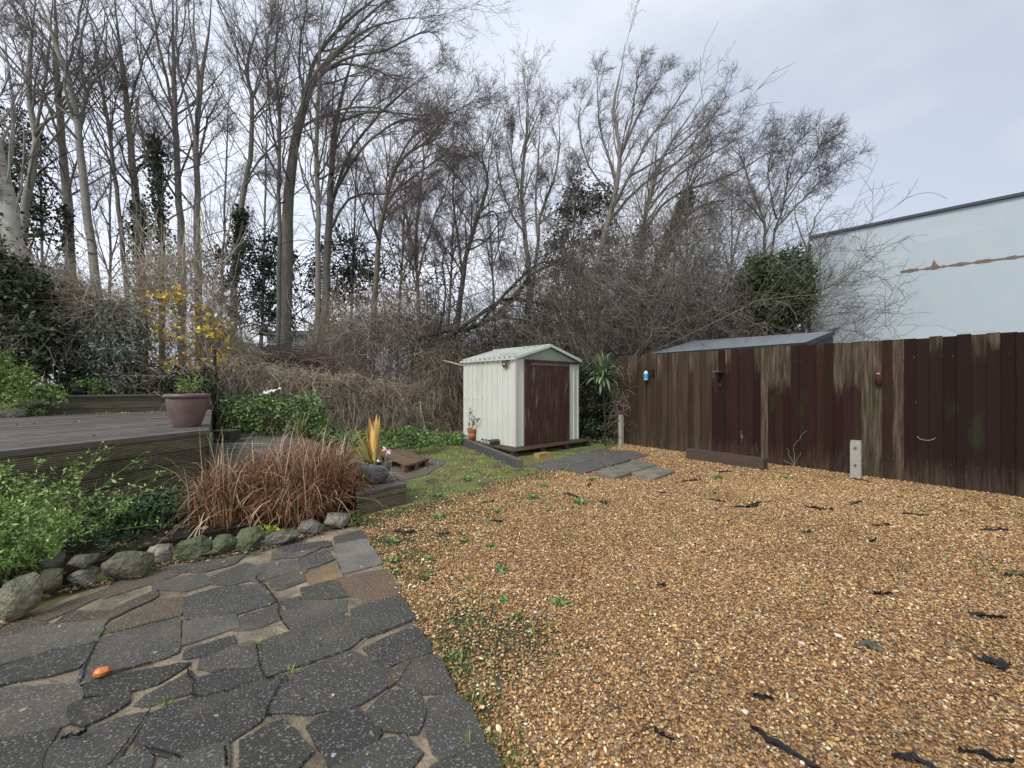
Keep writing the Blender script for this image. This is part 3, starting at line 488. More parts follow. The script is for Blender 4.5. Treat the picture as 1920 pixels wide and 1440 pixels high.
# ------------------------------------------------------------------ raised bank behind the deck
bankpoly = [(-6.3, 9.15), (-8.6, 7.85), (-14, 6.2), (-45, 6), (-45, 45), (-6.5, 45), (-7.0, 14), (-6.6, 11)]
gx, gy = np.meshgrid(np.arange(-45, -3, .25), np.arange(4, 45, .25)); H = inpoly(gx, gy, bankpoly).astype(float)*1.07
ins = H > 0
for _ in range(8):
    H2 = H.copy(); H2[1:-1, 1:-1] = (H[:-2, 1:-1]+H[2:, 1:-1]+H[1:-1, :-2]+H[1:-1, 2:]+H[1:-1, 1:-1])/5; H = H2
front = (gy < 9.3+(gx+6.3)*.57) & (gx > -14); H = np.where(front & ~ins, -.03, H); H = np.where(ins & (gy < 10), 1.03, H)
H = H-.03+np.where(H > .1, rng.normal(0, .025, H.shape), 0)
r_, c_ = H.shape; mb = MB(); i = np.arange(r_*c_).reshape(r_, c_)
keep = (np.maximum.reduce([H[:-1, :-1], H[1:, :-1], H[:-1, 1:], H[1:, 1:]]) > .0)
Q = np.stack([i[:-1, :-1], i[:-1, 1:], i[1:, 1:], i[1:, :-1]], -1)[keep]
mb.add(np.c_[gx.ravel(), gy.ravel(), H.ravel()], Q); kind(mb.build('bank', bpy.data.materials['ground'], base=(0, 0, 0), smooth=True))

# ------------------------------------------------------------------ decking
wood = mat('deck_wood', attr=True, nscale=7, namt=.55, col2=(.060, .052, .040), bump=.4, bscale=20, stretch=(1, 1, 1), rough=.75)
overlay(wood, (.045, .055, .025), 2.2, .52, .68, amt=.5)
side = mat('ribbed_wood', attr=True, nscale=3, namt=.6, col2=(.075, .068, .042), bump=.3, bscale=15, stretch=(1, 1, 5), rough=.8)
overlay(side, (.05, .065, .025), 1.7, .50, .66, amt=.5)
def clip(poly, nrm_, d):      # keep dot(p, n) <= d
    out = []
    for i in range(len(poly)):
        a, b = np.array(poly[i-1]), np.array(poly[i]); da, db = a@nrm_-d, b@nrm_-d
        if (da <= 0) != (db <= 0): out.append(a+(b-a)*da/(da-db))
        if db <= 0: out.append(b)
    return out
def planks(mb, poly, d, w, z, th, col, gap=.007):
    poly = [np.asarray(p[:2]) for p in poly]; d = d/np.linalg.norm(d); n_ = np.array([-d[1], d[0]]); pr = [p@n_ for p in poly]
    a = min(pr)
    while a < max(pr):
        q = clip(clip(poly, n_, a+w-gap), -n_, -a)
        if len(q) > 2: mb.prism(q, z-th, z+rng.uniform(-.002, .002), np.array(col)*rng.uniform(.8, 1.2))
        a += w
def ribbed(mb, a, b, z0, z1, nout, col, pitch=.020, board=.14, dep=.013):
    """a face of horizontally grooved boards between a and b"""
    a = np.array(a[:2]); b = np.array(b[:2]); n_ = np.array(nout, float); n_ = n_/np.linalg.norm(n_)
    z = z0; pr = []; k = 0
    while z < z1-1e-6:
        e = min(z+pitch, z1); g = (int((z-z0)/board) != int((e-z0)/board)); dd = .012 if g else 0
        pr += [(z, -dep-dd), (z+pitch*.25, -dd*.5), (e-pitch*.3, 0), (e-.0005, -dep)]; z = e
    L = np.linalg.norm(b-a); m_ = max(2, int(L/.5)); t = np.linspace(0, 1, m_)
    V = []; C_ = []
    for zz, o in pr:
        bc_ = np.array(col)*(.8+.4*((int((zz-z0)/board)*37) % 10)/10)
        for tt in t: q = a+(b-a)*tt+n_*o; V.append((q[0], q[1], zz)); C_.append(bc_)
    k = len(pr); Q = [[i*m_+j, i*m_+j+1, (i+1)*m_+j+1, (i+1)*m_+j] for i in range(k-1) for j in range(m_-1)]
    mb.add(V, Q, col=np.array(C_))
ZD = .755
F0, F1, BK = G(-170, 864, ZD), G(392, 806, ZD), G(398, 768, ZD); BL_ = G(85, 777, ZD); BL2 = G(-160, 786, ZD)
dk = thing('raised_deck', 'large raised timber deck with ribbed sides carrying the mauve plant pot', 'deck', [-5.5, 6, 0])
mb = MB(); planks(mb, [F0, F1, BK, BL_, BL2], (F1-F0)[:2], .145, ZD, .03, (.135, .122, .108)); mb.build('deck_boards', wood, dk)
dd_ = (F1-F0)[:2]/np.linalg.norm((F1-F0)[:2]); on = np.array([dd_[1], -dd_[0]])
mb = MB(); ribbed(mb, F0[:2]+on*.0, F1[:2], .0, ZD-.032, on, (0.199, 0.171, 0.11)); 
e2 = (BK-F1)[:2]; e2 = e2/np.linalg.norm(e2); on2 = np.array([e2[1], -e2[0]])
ribbed(mb, F1, BK, .0, ZD-.032, on2, (0.19, 0.171, 0.114)); mb.build('side_boards', side, dk)
mb = MB(); q = F1[:2]+on*.012+on2*.012; mb.box((q[0], q[1], .36), (.03, .03, .72), col=(.17, .17, .10)); mb.build('corner_post', wood, dk)
rw = thing('retaining_wall', 'low ribbed timber wall along the back of the raised deck', 'retaining wall', [-7.4, 8.3, ZD])
mb = MB(); a, b = BL_[:2], BK[:2]; dv = (b-a)/np.linalg.norm(b-a); no = np.array([dv[1], -dv[0]]); ribbed(mb, a+no*.0, b, ZD-.05, 1.06, no, (0.171, 0.156, 0.104)); mb.build('side_boards', side, rw)
mb = MB(); mb.bar([*(a-dv*.03-no*.05), 1.078], [*(b-no*.05), 1.078], .16, .036, col=(.14, .125, .10)); mb.build('cap_board', wood, rw)
ZL = .22
ra, rb = G(762, 907, ZL), np.array([-1.52, 4.13, ZL]); re = (rb-ra)[:2]/np.linalg.norm((rb-ra)[:2]); rn = np.array([-re[1], re[0]]); rn = rn if rn[1] < 0 else -rn
ld = thing('low_deck', 'low timber deck with a short ribbed step beside the grey planter', 'deck', [-2.5, 5, 0])
lp = [ra, rb, np.array([-1.95, 4.95, 0]), np.array([-3.2, 4.95, 0]), F1+np.array([.03, .02, 0]), G(402, 806, ZL), G(533, 806, ZL), G(640, 846, ZL), G(716, 874, ZL)]
mb = MB(); planks(mb, lp, re, .145, ZL, .03, (.14, .128, .11)); mb.build('deck_boards', wood, ld)
mb = MB(); ribbed(mb, ra[:2], rb[:2], .0, ZL-.03, rn, (0.247, 0.209, 0.123)); s2 = (lp[-1]-ra)[:2]; s2 = s2/np.linalg.norm(s2); ribbed(mb, ra[:2], lp[-1][:2], 0, ZL-.03, [s2[1], -s2[0]], (0.19, 0.171, 0.104)); ribbed(mb, lp[-1][:2], lp[-2][:2], 0, ZL-.03, [.8, .6], (0.19, 0.171, 0.104)); mb.build('side_boards', side, ld)
mb = MB(); a, b = G(400, 832, ZL+.006), G(500, 832, ZL+.006); mb.bar(a, b, .04, .01, col=(.45, .44, .40)); mb.build('edge_strip', wood, ld)
c = G(420, 829, ZL); sb = thing('step_box', 'small ribbed timber step box against the side of the raised deck', 'step', c)
mb = MB(); w_ = .21; h_ = .20
for k in range(14): mb.box((c[0]-w_+.015+k*.03, c[1]+.02, ZL+h_/2), (.022, .30, h_), col=np.array((.085, .08, .055))*rng.uniform(.8, 1.2))
mb.box((c[0], c[1]+.02, ZL+h_/2-.004), (w_*2-.01, .28, h_-.012), col=(.05, .045, .03)); mb.build('side_boards', wood, sb)
mb = MB()
for k in range(9): mb.box((c[0]-w_+.024+k*.046, c[1]+.02, ZL+h_+.012), (.040, .32, .022), col=np.array((.13, .12, .095))*rng.uniform(.8, 1.2))
mb.build('top_boards', wood, sb)

# the bed between the border stones and the deck, and the patch of shingle under the pallet
bed = [G(*q)[:2] for q in ((-160, 1230), (40, 1135), (150, 1085), (300, 1035), (420, 1010), (560, 985), (668, 972))]+[np.array([-1.50, 4.15]), np.array([-2.0, 3.8]), np.array([-3.2, 4.2]), F1[:2]+on*.03, F0[:2]+on*.03]
mb = MB(); mb.prism(bed, 0.001, .075); kind(mb.build('planting_bed', M['soil'], base=(0, 0, 0)))
mb = MB(); mb.add([G(*q, .007) for q in ((722, 884), (735, 905), (800, 890), (835, 868), (800, 850), (740, 862))], ngons=[[0, 1, 2, 3, 4, 5]]); m = mat('shingle', (.20, .165, .14), nscale=60, namt=.9, col2=(.09, .075, .065), bump=1, bscale=90); kind(mb.build('shingle_patch', m, base=(0, 0, 0)))

# ------------------------------------------------------------------ border stones
def ico(sub):
    bm = bmesh.new(); bmesh.ops.create_icosphere(bm, subdivisions=sub, radius=1); bm.verts.ensure_lookup_table()
    v = np.array([x.co[:] for x in bm.verts]); f_ = np.array([[q.index for q in x.verts] for x in bm.faces]); bm.free(); return v, f_
IV, IF = ico(4)
def rock(c, sz, rot, col, name='border_stone', square=.55, planes=13, root=None, matn=None):
    rs_ = rng.uniform(0, 50, 3); v = IV.copy(); v = np.sign(v)*np.abs(v)**square; v = v/np.abs(v).max()
    for _ in range(planes):
        n_ = nrm(rng.normal(0, 1, 3)); d = rng.uniform(.68, 1.05); v -= np.maximum(v@n_-d, 0)[:, None]*n_
    f_ = np.zeros(len(v))
    for k in range(10): w = rng.normal(0, 1.6+k*.7, 3); f_ += np.sin(v@w+rng.uniform(0, 6))/(k+1.6)
    v *= (1+.03*f_+np.array([.05*mnoise.fractal(Vector(q*3.1+rs_), .6, 2.1, 4)+.03*mnoise.noise(Vector(q*9+rs_)) for q in v]))[:, None]
    v *= np.array(sz)/2; ca, sa = math.cos(rot), math.sin(rot); v = v@np.array([[ca, sa, 0], [-sa, ca, 0], [0, 0, 1]])
    v += np.array(c); mb = MB(); mb.add(v, tris=IF, col=np.array(col)); return mb.build(name, matn or M['rock'], root, smooth=True)
SG = 'rough stones edging the planting bed'
SL = [((-60, 345, 155, 640), (.20, .19, .13), 'largest pale border stone, at the left edge of the photo below the green shrub'),
 ((160, 320, 335, 480), (.15, .14, .09), 'square mossy border stone right of the largest pale one'),
 ((365, 300, 530, 425), (.24, .23, .18), 'pale grey cubic border stone with a smaller stone stacked above it'),
 ((550, 195, 835, 405), (.15, .145, .10), 'longest dark border stone, below the strappy green plant'),
 ((822, 165, 945, 308), (.33, .30, .24), 'upright cream border stone leaning at the end of the longest dark one'),
 ((955, 120, 1180, 280), (.10, .12, .06), 'wide round mossy green border stone right of the cream one'),
 ((1192, 115, 1315, 252), (.10, .115, .06), 'narrow mossy border stone beside a small white flower'),
 ((1322, 80, 1475, 232), (.10, .12, .06), 'tall round mossy border stone under the brown grass'),
 ((1480, 95, 1680, 198), (.17, .165, .13), 'long low grey border stone beneath a yellow leaved weed'),
 ((1682, 32, 1812, 132), (.17, .155, .13), 'brownish border stone, second from the right end of the row'),
 ((1826, 0, 1962, 106), (.24, .22, .18), 'pale square border stone at the right end of the row'),
 ((345, 212, 525, 310), (.17, .165, .12), 'flat border stone lying on top of the pale grey cubic one'),
 ((190, 218, 345, 318), (.12, .12, .08), 'dark flat border stone lying on top of the square mossy one')]
row = math.atan2(1.54, 1.33)
for j, ((x0, y0, x1, y1), c_, lab) in enumerate(SL):
    up_ = j >= 11; a = R1((x0+x1)/2, (y1 if not up_ else y1+115), .025); Y_ = a[1]; w = (1.35 if j == 0 else 1)*(x1-x0)/3*Y_/F*1.14/math.sqrt(1+(a[0]/Y_)**2); h = (y1-y0)/3*Y_/F*.86; dp = min(w*.85, .17)
    z0 = .02 if not up_ else EYE-((960+y1/3)-720)/F*(Y_+.06)
    cc = a+np.array([-.35, .8, 0])*dp*.5; cc[2] = z0+h*.48
    o = rock(cc, (w, dp, h), row*.45, tuple(np.array(c_)*1.35), square=.36 if j not in (5, 6, 7) else .6, planes=20); tag(o, lab, 'stone', SG)

# ------------------------------------------------------------------ metal shed on its pallet
ZS = .12
FLs = np.array([.065, 7.9]); dL = nrm(np.array([-.88, 1.0])); dF = nrm(np.array([1.0, .88])); LL, LF = 1.68, 1.80
oL = -dF; oF = -dL                       # outward normals of the side wall and of the front
ZE, ZR = 1.79, 2.075
sh = thing('metal_shed', 'pale green metal garden shed with a dark brown door', 'shed', [*FLs, ZS])
met = mat('shed_metal', (.66, .67, .60), rough=.5, nscale=1.6, namt=.35, col2=(.52, .54, .45), bump=.08, bscale=6, spec=.4)
overlay(met, (.30, .31, .18), 3.2, .52, .70, stretch=(1, 1, .18), amt=.45); overlay(met, (.36, .22, .10), 7, .66, .74, stretch=(1, 1, .3), amt=.5)
brn = mat('brown_paint', (.056, .025, .019), rough=.6, nscale=5, namt=.5, col2=(.085, .05, .038), bump=.35, bscale=24, stretch=(3, 3, .5), spec=.35)
overlay(brn, (.24, .19, .165), 9, .53, .68, stretch=(2.2, 2.2, .22), amt=.6)
def pt(o_, d1, s, n_, t, z): q = o_+d1*s+n_*t; return (q[0], q[1], z)
def ribwall(mb, o_, d1, n_, s0, s1, z0, z1, pitch=.165, rib=.035, dep=.018, ztopf=None):
    prof = []; s = s0
    while s < s1-.001:
        for ds, dd2 in ((0, 0), (rib*.2, dep), (rib*.8, dep), (rib, 0), (pitch*.60, 0), (pitch*.62, .005), (pitch*.66, .005), (pitch*.68, 0)):
            if s+ds <= s1: prof.append((s+ds, dd2))
        s += pitch
    prof.append((s1, 0)); k = len(prof); V = []
    for s, dd2 in prof: V += [pt(o_, d1, s, n_, dd2, z0), pt(o_, d1, s, n_, dd2, ztopf(s) if ztopf else z1)]
    mb.add(V, [[2*i, 2*i+2, 2*i+3, 2*i+1] for i in range(k-1)])
mb = MB(); ribwall(mb, FLs, dL, oL, 0.02, LL, ZS, ZE); mb.build('side_wall', met, sh)
BLs, FRs = FLs+dL*LL, FLs+dF*LF; BRs = BLs+dF*LF
mb = MB(); ribwall(mb, FRs, dL, dF, 0, LL, ZS, ZE); mb.build('side_wall', met, sh)
gt_ = lambda s: ZE+(ZR-ZE-.02)*(1-abs(s-LF/2)/(LF/2))
mb = MB(); ribwall(mb, BLs, dF, dL, 0, LF, ZS, ZE, ztopf=gt_); mb.build('back_wall', met, sh)
def sfr(pxc):      # where on the front face a photo column falls
    k = (pxc-960)/F; return (k*FLs[1]-FLs[0])/(dF[0]-k*dF[1])
s_a, s_b, s_c, s_d = sfr(983), sfr(994), sfr(1065.5), LF
mb = MB(); ribwall(mb, FLs, dF, oF, 0.0, s_a, ZS, ZE, pitch=.30)
for e in ((FLs, oL*.0), ): mb.box((*(FLs+oL*.004+oF*.004), (ZS+ZE)/2), (.035, .035, ZE-ZS), [[*dF, 0], [*dL, 0], [0, 0, 1]])
mb.build('front_panel', met, sh); mb = MB(); ribwall(mb, FLs, dF, oF, s_c+.02, s_d, ZS, ZE, pitch=.14); mb.box((*(FRs+dF*.002+oF*.004), (ZS+ZE)/2), (.03, .03, ZE-ZS), [[*dF, 0], [*dL, 0], [0, 0, 1]]); mb.build('front_panel', met, sh)
AX = [[*dF, 0], [*dL, 0], [0, 0, 1]]
mb = MB(); q = lambda s, t: FLs+dF*s+oF*t
mb.add([(*q(.03, .004), ZE-.015), (*q(LF-.03, .004), ZE-.015), (*q(LF/2, .004), ZR-.03)], tris=[[0, 1, 2]]); mb.build('gable', mat('gable_paint', (.33, .37, .30), rough=.5, nscale=3, namt=.4, col2=(.22, .24, .18)), sh)
mb = MB(); mb.box((*q((s_a+s_b)/2-.005, .01), (ZS+ZE)/2-.02), (s_b-s_a, .05, ZE-ZS-.05), AX); mb.box((*q((s_a+LF)/2, .022), ZE-.045), (LF-s_a-.02, .05, .05), AX); mb.box((*q(s_c+.012, .004), (ZS+ZE)/2-.03), (.022, .03, ZE-ZS-.1), AX); mb.build('door_frame', brn, sh)
mb = MB(); mb.box((*q((s_b+s_c)/2, .024), ZE-.095), (s_c-s_b+.02, .012, .045), AX); mb.build('door_rail', mat('rail_grey', (.22, .19, .17), rough=.6, nscale=20, namt=.6, col2=(.10, .06, .05)), sh)
dz = ZE-.12; dr = MB(); dr.box((*q((s_b+s_c)/2, .014), (ZS+dz)/2), (s_c-s_b-.006, .03, dz-ZS-.01), AX)
for k in range(1, 6):
    s = s_b+(s_c-s_b)*k/6; dr.box((*q(s, .0302), (ZS+dz)/2), (.006, .003, dz-ZS-.06), AX)
for z_ in (ZS+.03, dz-.02): dr.box((*q((s_b+s_c)/2, .031), z_), (s_c-s_b-.01, .006, .03), AX)
door = dr.build('door', brn, sh)
lat = mat('rusty_metal', (.20, .15, .12), rough=.5, metal=.5, nscale=60, namt=.7, col2=(.10, .045, .02))
mb = MB(); s = s_c-.10; mb.box((*q(s, .036), 1.33), (.10, .012, .035), AX); mb.box((*q(s+.02, .045), 1.28), (.035, .018, .055), AX); mb.tube([[*q(s+.02, .045), 1.30], [*q(s, .055), 1.24], [*q(s+.02, .06), 1.20]], [.006]*3, 6); mb.build('latch', lat, door)
mb = MB()
for z_ in (ZS+.06, .98, ZE-.07):
    for k in range(11):
        c_ = FLs+dL*(.06+k*.158)+oL*.006; mb = MB(); mb.tube([[*c_, z_], [*(c_+oL*.007), z_]], [.007, .006], 6, (.10, .09, .08), cap=True); mb.build('screw', M['twig'], sh)
# roof with standing ribs
ov = .055; A0 = FLs-dF*ov-dL*ov*1.2
rm = mat('roof_metal', (.64, .65, .60), rough=.45, nscale=2, namt=.5, col2=(.34, .36, .30), spec=.4); overlay(rm, (.16, .17, .10), 9, .60, .70, amt=.6)
mb = MB(); LR = LL+2.4*ov; HW = LF/2+ov
for sgn in (0, 1):
    k = 0; s = 0; pr = []
    while s < LR: 
        for ds, h_ in ((0, 0), (.006, .032), (.030, .032), (.036, 0)):
            if s+ds <= LR: pr.append((s+ds, h_))
        s += .155
    pr.append((LR, 0)); V = []
    for s, h_ in pr:
        e = A0+dL*s+(dF*2*HW if sgn else 0); r__ = A0+dL*s+dF*HW
        V += [(*e, ZE+.005+h_), (*r__, ZR+h_*.8)]
    mb.add(V, [[2*i, 2*i+1, 2*i+3, 2*i+2] for i in range(len(pr)-1)])
mb.build('roof', rm, sh)
mb = MB(); r0_, r1_ = A0+dF*HW, A0+dF*HW+dL*LR; mb.bar([*r0_, ZR+.016], [*r1_, ZR+.016], .09, .012); 
for sgn in (0, 1):
    e = A0+(dF*2*HW if sgn else 0)+oF*.004; mb.bar([*e, ZE-.008], [*(r0_+oF*.004), ZR-.012], .012, .045)
e = A0-dF*.004; mb.bar([*e, ZE-.016], [*(e+dL*LR), ZE-.016], .01, .035); mb.build('roof_trim', rm, sh)
# hanging wire ornament on the side wall near the corner
w0 = FLs+dL*.24+oL*.045; orn = MB(); t = np.linspace(0, 2*math.pi, 20); wc = np.array([*w0, 1.70])
orn.tube(wc+np.c_[np.cos(t)[:, None]*dL*.095, np.sin(t)*.095], np.full(20, .006), 5, (.10, .07, .05))
for k in range(16):
    a = rng.uniform(0, 6.28, 2); orn.tube([wc+np.array([*(dL*math.cos(a[0])*.09), math.sin(a[0])*.09]), wc+np.array([*(dL*rng.normal(0, .03)+oL*.03), rng.normal(0, .03)]), wc+np.array([*(dL*math.cos(a[1])*.09), math.sin(a[1])*.09])], [.004, .006, .004], 4, (.15, .12, .09))
orn.leaf(wc+rng.normal(0, .04, (10, 3)), .05, (.6, .58, .52), asp=.6); orn.tube([wc+np.array([0, 0, .09]), np.array([*(w0+dL*.0), 1.80])], [.003, .003], 4, (.1, .1, .1)); o = orn.build('hanging_ornament', M['twig']); tag(o, 'small round wire ornament hanging under the eave of the metal shed', 'ornament')
# the pallet it stands on
pa, pb, pc = G(962, 846, ZS)[:2], G(1109, 825, ZS)[:2], G(851, 817.5, ZS)[:2]
pl = thing('timber_platform', 'dark rotting pallet platform under the metal shed', 'platform', [*pa, 0]); u1, u2 = pb-pa, pc-pa
dw = mat('wet_wood', attr=True, rough=.7, nscale=8, namt=.6, col2=(.035, .028, .020), bump=.6, bscale=20); overlay(dw, (.045, .055, .022), 3, .52, .66, amt=.5)
n1 = 13
for k in range(n1):
    f0 = k/n1; a = pa+u2*(f0+.5/n1); b = a+u1*rng.uniform(.985, 1.01); mb = MB(); mb.bar([*a, ZS-.011], [*b, ZS-.011], np.linalg.norm(u2)/n1-.022, .02, col=np.array((.10, .065, .04))*rng.uniform(.7, 1.3)); mb.build('slat', dw, pl)
for f0 in (.03, .35, .66, .96):
    a = pa+u1*f0
    for g in (.03, .32, .62, .93):
        mb = MB(); c = a+u2*g+(.5-f0)*0; mb.box((*c, .045), (.10, .12, .088), [[*nrm(u1), 0], [*nrm(u2), 0], [0, 0, 1]], col=(.06, .045, .03)); mb.build('bearer', dw, pl)

# ------------------------------------------------------------------ long timber edging with felt beside the shed
a, b = G(860, 830, .0), G(976, 878, .0)
kb = thing('timber_edging', 'long timber edging faced with grey felt lying in front of the shed platform', 'edging', [a[0], a[1], 0])
mb = MB(); dv = nrm((b-a)[:2]); sn = np.array([dv[1], -dv[0]]); sn = sn if sn[1] < 0 or sn[0] < 0 else -sn
mb.bar([*a[:2], .075], [*b[:2], .065], .10, .13, col=(.15, .135, .10)); mb.build('beam', dw, kb)
mb = MB(); o_ = -np.array([-dv[1], dv[0]])*-.053; nn = np.array([dv[1], -dv[0]]); nn = -nn if nn[0] > 0 else nn
mb.bar([*(a[:2]+nn*.053), .068], [*(b[:2]+nn*.053-dv*.05), .06], .006, .135, col=(.075, .08, .085)); mb.build('felt', mat('felt', (.075, .08, .088), rough=.8, nscale=9, namt=.5, col2=(.13, .13, .125), bump=.5, bscale=14), kb)

# ------------------------------------------------------------------ paving slabs near the shed
Z5 = lambda x, y, h: G(760+x/4, 600+y/4, h)
sg = mat('paving', attr=True, rough=.7, nscale=5, namt=.5, col2=(.065, .062, .052), bump=.4, bscale=60); overlay(sg, (.20, .19, .16), 16, .60, .72, amt=.4); overlay(sg, (.06, .075, .03), 4, .56, .7, amt=.4)
for j, (c_, qd, lab) in enumerate([((.135, .13, .115), [(955, 1090), (1080, 1138), (1300, 1078), (1170, 1035)], 'dark paving slab nearest the front of the shed platform, at the left end of the slabs'),
 ((.12, .117, .105), [(1180, 1112), (1318, 1153), (1520, 1095), (1385, 1052)], 'dark paving slab jutting towards the gravel, left of the pale slabs'),
 ((.14, .133, .115), [(1175, 1033), (1300, 1075), (1500, 1025), (1375, 985)], 'dark slab in the middle of the back row before the shed door'),
 ((.125, .12, .105), [(1390, 1050), (1525, 1092), (1700, 1045), (1570, 1005)], 'dark slab behind the two pale slabs'),
 ((.115, .11, .095), [(1380, 983), (1505, 1022), (1690, 985), (1560, 950)], 'dark slab touching the yard fence corner side of the shed'),
 ((.13, .125, .11), [(1575, 1003), (1705, 1043), (1828, 1015), (1690, 975)], 'dark slab at the right end against the fence'),
 ((.23, .21, .165), [(1415, 1135), (1572, 1178), (1700, 1142), (1555, 1095)], 'pale mossy paving slab, leftmost of the pale ones'),
 ((.20, .185, .145), [(1562, 1093), (1695, 1140), (1890, 1085), (1760, 1048)], 'pale paving slab behind the nearest pale one, half covered by gravel'),
 ((.24, .22, .17), [(1685, 1150), (1865, 1187), (2028, 1130), (1860, 1092)], 'pale paving slab nearest the camera on the gravel')]):
    h = .026+.0045*(j % 4)+(.02 if j > 5 else 0); p = [Z5(*q_, h)[:2] for q_ in qd]; mb = MB(); rp = rough_poly(p, .002, .1); mb.prism(rp, h-.045 if h > .05 else .002, h, c_); tag(mb.build('paving_slab', sg), lab, 'paving slab', 'loose paving slabs before the shed')
c = G(1018, 857); o = MB().box((c[0], c[1]+.05, .035), (.31, .15, .07), [[*dF, 0], [*dL, 0], [0, 0, 1]], (.42, .27, .12), .006).build('brick', mat('sandstone', attr=True, rough=.85, nscale=14, namt=.5, col2=(.25, .15, .07), bump=.6)); tag(o, 'yellow sandstone block lying in front of the shed platform', 'block')

# ------------------------------------------------------------------ pots and small things
def straps(mb, c, n_, L, w, col, droop=.8, spread=.6, k=6, up=1.0, ljit=.25, base_r=.02, col2=None):
    """long narrow leaves arching out from a centre"""
    c = np.asarray(c, float); az = rng.uniform(0, 2*math.pi, n_); sp_ = np.abs(rng.normal(0, spread, n_)); Ls = L*rng.uniform(1-ljit, 1+ljit, n_)
    d = np.c_[np.cos(az)*np.sin(sp_), np.sin(az)*np.sin(sp_), np.cos(sp_)*up]; out = np.c_[np.cos(az), np.sin(az), np.zeros(n_)]
    p = (c if c.ndim == 1 else c)+out*base_r*rng.uniform(0, 1, (n_, 1)); sd_ = np.c_[-np.sin(az), np.cos(az), np.zeros(n_)]
    rows = []; wd = w*rng.uniform(.7, 1.2, n_)
    for i in range(k+1):
        t = i/k; ww_ = wd*(math.sin(math.pi*(.12+.88*t))**.6 if t < .999 else 0.02); rows.append(np.stack([p-sd_*ww_[:, None]/2, p+sd_*ww_[:, None]/2], 1))
        d = nrm(d+np.array([0, 0, -1.])*droop/k*(.3+1.4*t)*rng.uniform(.5, 1.5, (n_, 1))+rng.normal(0, .03, (n_, 3))); p = p+d*(Ls/k)[:, None]
    V = np.stack(rows, 1).reshape(n_, -1, 3); m_ = V.shape[1]
    Q = np.array([[2*i, 2*i+1, 2*i+3, 2*i+2] for i in range(k)])[None]+np.arange(n_)[:, None, None]*m_
    cc = np.asarray(col, float)
    if cc.ndim == 1: cc = cc*rng.uniform(.7, 1.3, (n_, 1))
    mb.add(V.reshape(-1, 3), Q.reshape(-1, 4), col=np.repeat(cc, m_, axis=0)); return mb
glz = mat('glazed_clay', (.145, .088, .082), rough=.38, nscale=3.5, namt=.6, col2=(.24, .17, .155), bump=.12, bscale=10, spec=.5); overlay(glz, (.30, .26, .23), 5, .62, .74, stretch=(1, 1, .3), amt=.4)
c = G(351, 800, ZD)
def sq(pr, k_): return [(r__*k_, z__) for r__, z__ in pr]
pot = thing('plant_pot', 'large glazed mauve plant pot standing on the corner of the raised deck', 'plant pot', c)
mb = MB(); mb.lathe(c, sq([(0.001, .0), (.165, .0), (.178, .015), (.225, .12), (.262, .24), (.272, .34), (.27, .375), (.262, .37), (.255, .30), (.20, .10)], .80), 40); mb.build('body', glz, pot, smooth=True)
mb = MB(); mb.lathe(c, sq([(.268, .365), (.30, .375), (.308, .395), (.30, .415), (.275, .42), (.258, .41), (.255, .36)], .80), 40); mb.build('rim', glz, pot, smooth=True)
mb = MB(); mb.lathe(c, sq([(.256, .345), (.15, .355), (.001, .36)], .8), 30); mb.build('soil', M['soil'], pot)
def sprig(base, n_, L, col, lcol, name, lab, cat, leafn=20, ls=.05, wob=.12, r=.004, spread=.35, asp=.3, group=None, drop=0):
    base = np.asarray(base, float); d = nrm(np.c_[rng.normal(0, spread, (n_, 2)), np.ones(n_)]); Ln = L*rng.uniform(.6, 1.1, n_)
    A, RA = grow(np.tile(base, (n_, 1))+np.c_[rng.normal(0, .02, (n_, 2)), np.zeros(n_)], d, Ln, np.full(n_, r), np.full(n_, r*.4), 7, wob, (0, 0, -1), drop)
    rt = thing(name, lab, cat, base, group); mb = MB(); mb.tube(A, RA, 4, col); mb.build('stem', M['twig'], rt)
    i = rng.integers(0, n_, n_*leafn); t = rng.uniform(.25, 1, len(i))*7; j = np.minimum(t.astype(int), 6); f_ = (t-j)[:, None]
    C_ = A[i, j]*(1-f_)+A[i, j+1]*f_; mb = MB(); mb.leaf(C_, ls*rng.uniform(.6, 1.3, len(i)), np.array(lcol)*rng.uniform(.7, 1.35, (len(i), 1)), asp=asp, up=.2); mb.build('leaves', M['leaf'], rt); return rt
sprig(c+np.array([0, 0, .36]), 7, .38, (.14, .16, .06), (.20, .26, .06), 'potted_plant', 'thin light green plant growing in the mauve pot', 'plant', 26, .06, asp=.28)
# grey planter
c = G(704, 905, ZL); gy_ = mat('grey_plastic', (.10, .105, .112), rough=.55, nscale=6, namt=.4, col2=(.15, .15, .15), bump=.1)
pr_ = thing('planter', 'grey bowl planter with a broken rim on the step of the low deck', 'planter', c)
mb = MB(); seg = 40; prof = [(.001, 0), (.085, 0), (.115, .03), (.145, .09), (.160, .16), (.163, .225), (.157, .225), (.150, .16)]; mb.lathe(c, prof, seg)
for k in (5, 6):
    V = mb.v[0]
    for j in range(seg):
        a = j/seg*6.283; dz_ = .05*max(0, math.cos(a-2.6))**2+.012*math.sin(5*a); V[k*seg+j, 2] -= dz_
mb.build('bowl', gy_, pr_, smooth=True); mb = MB(); mb.lathe(c, [(.150, .15), (.001, .16)], 24); mb.build('soil', M['soil'], pr_)
t_ = c+np.array([-.02, 0, .15]); yl = thing('spiky_plant', 'spiky plant with dying yellow leaves in the grey planter', 'plant', t_)
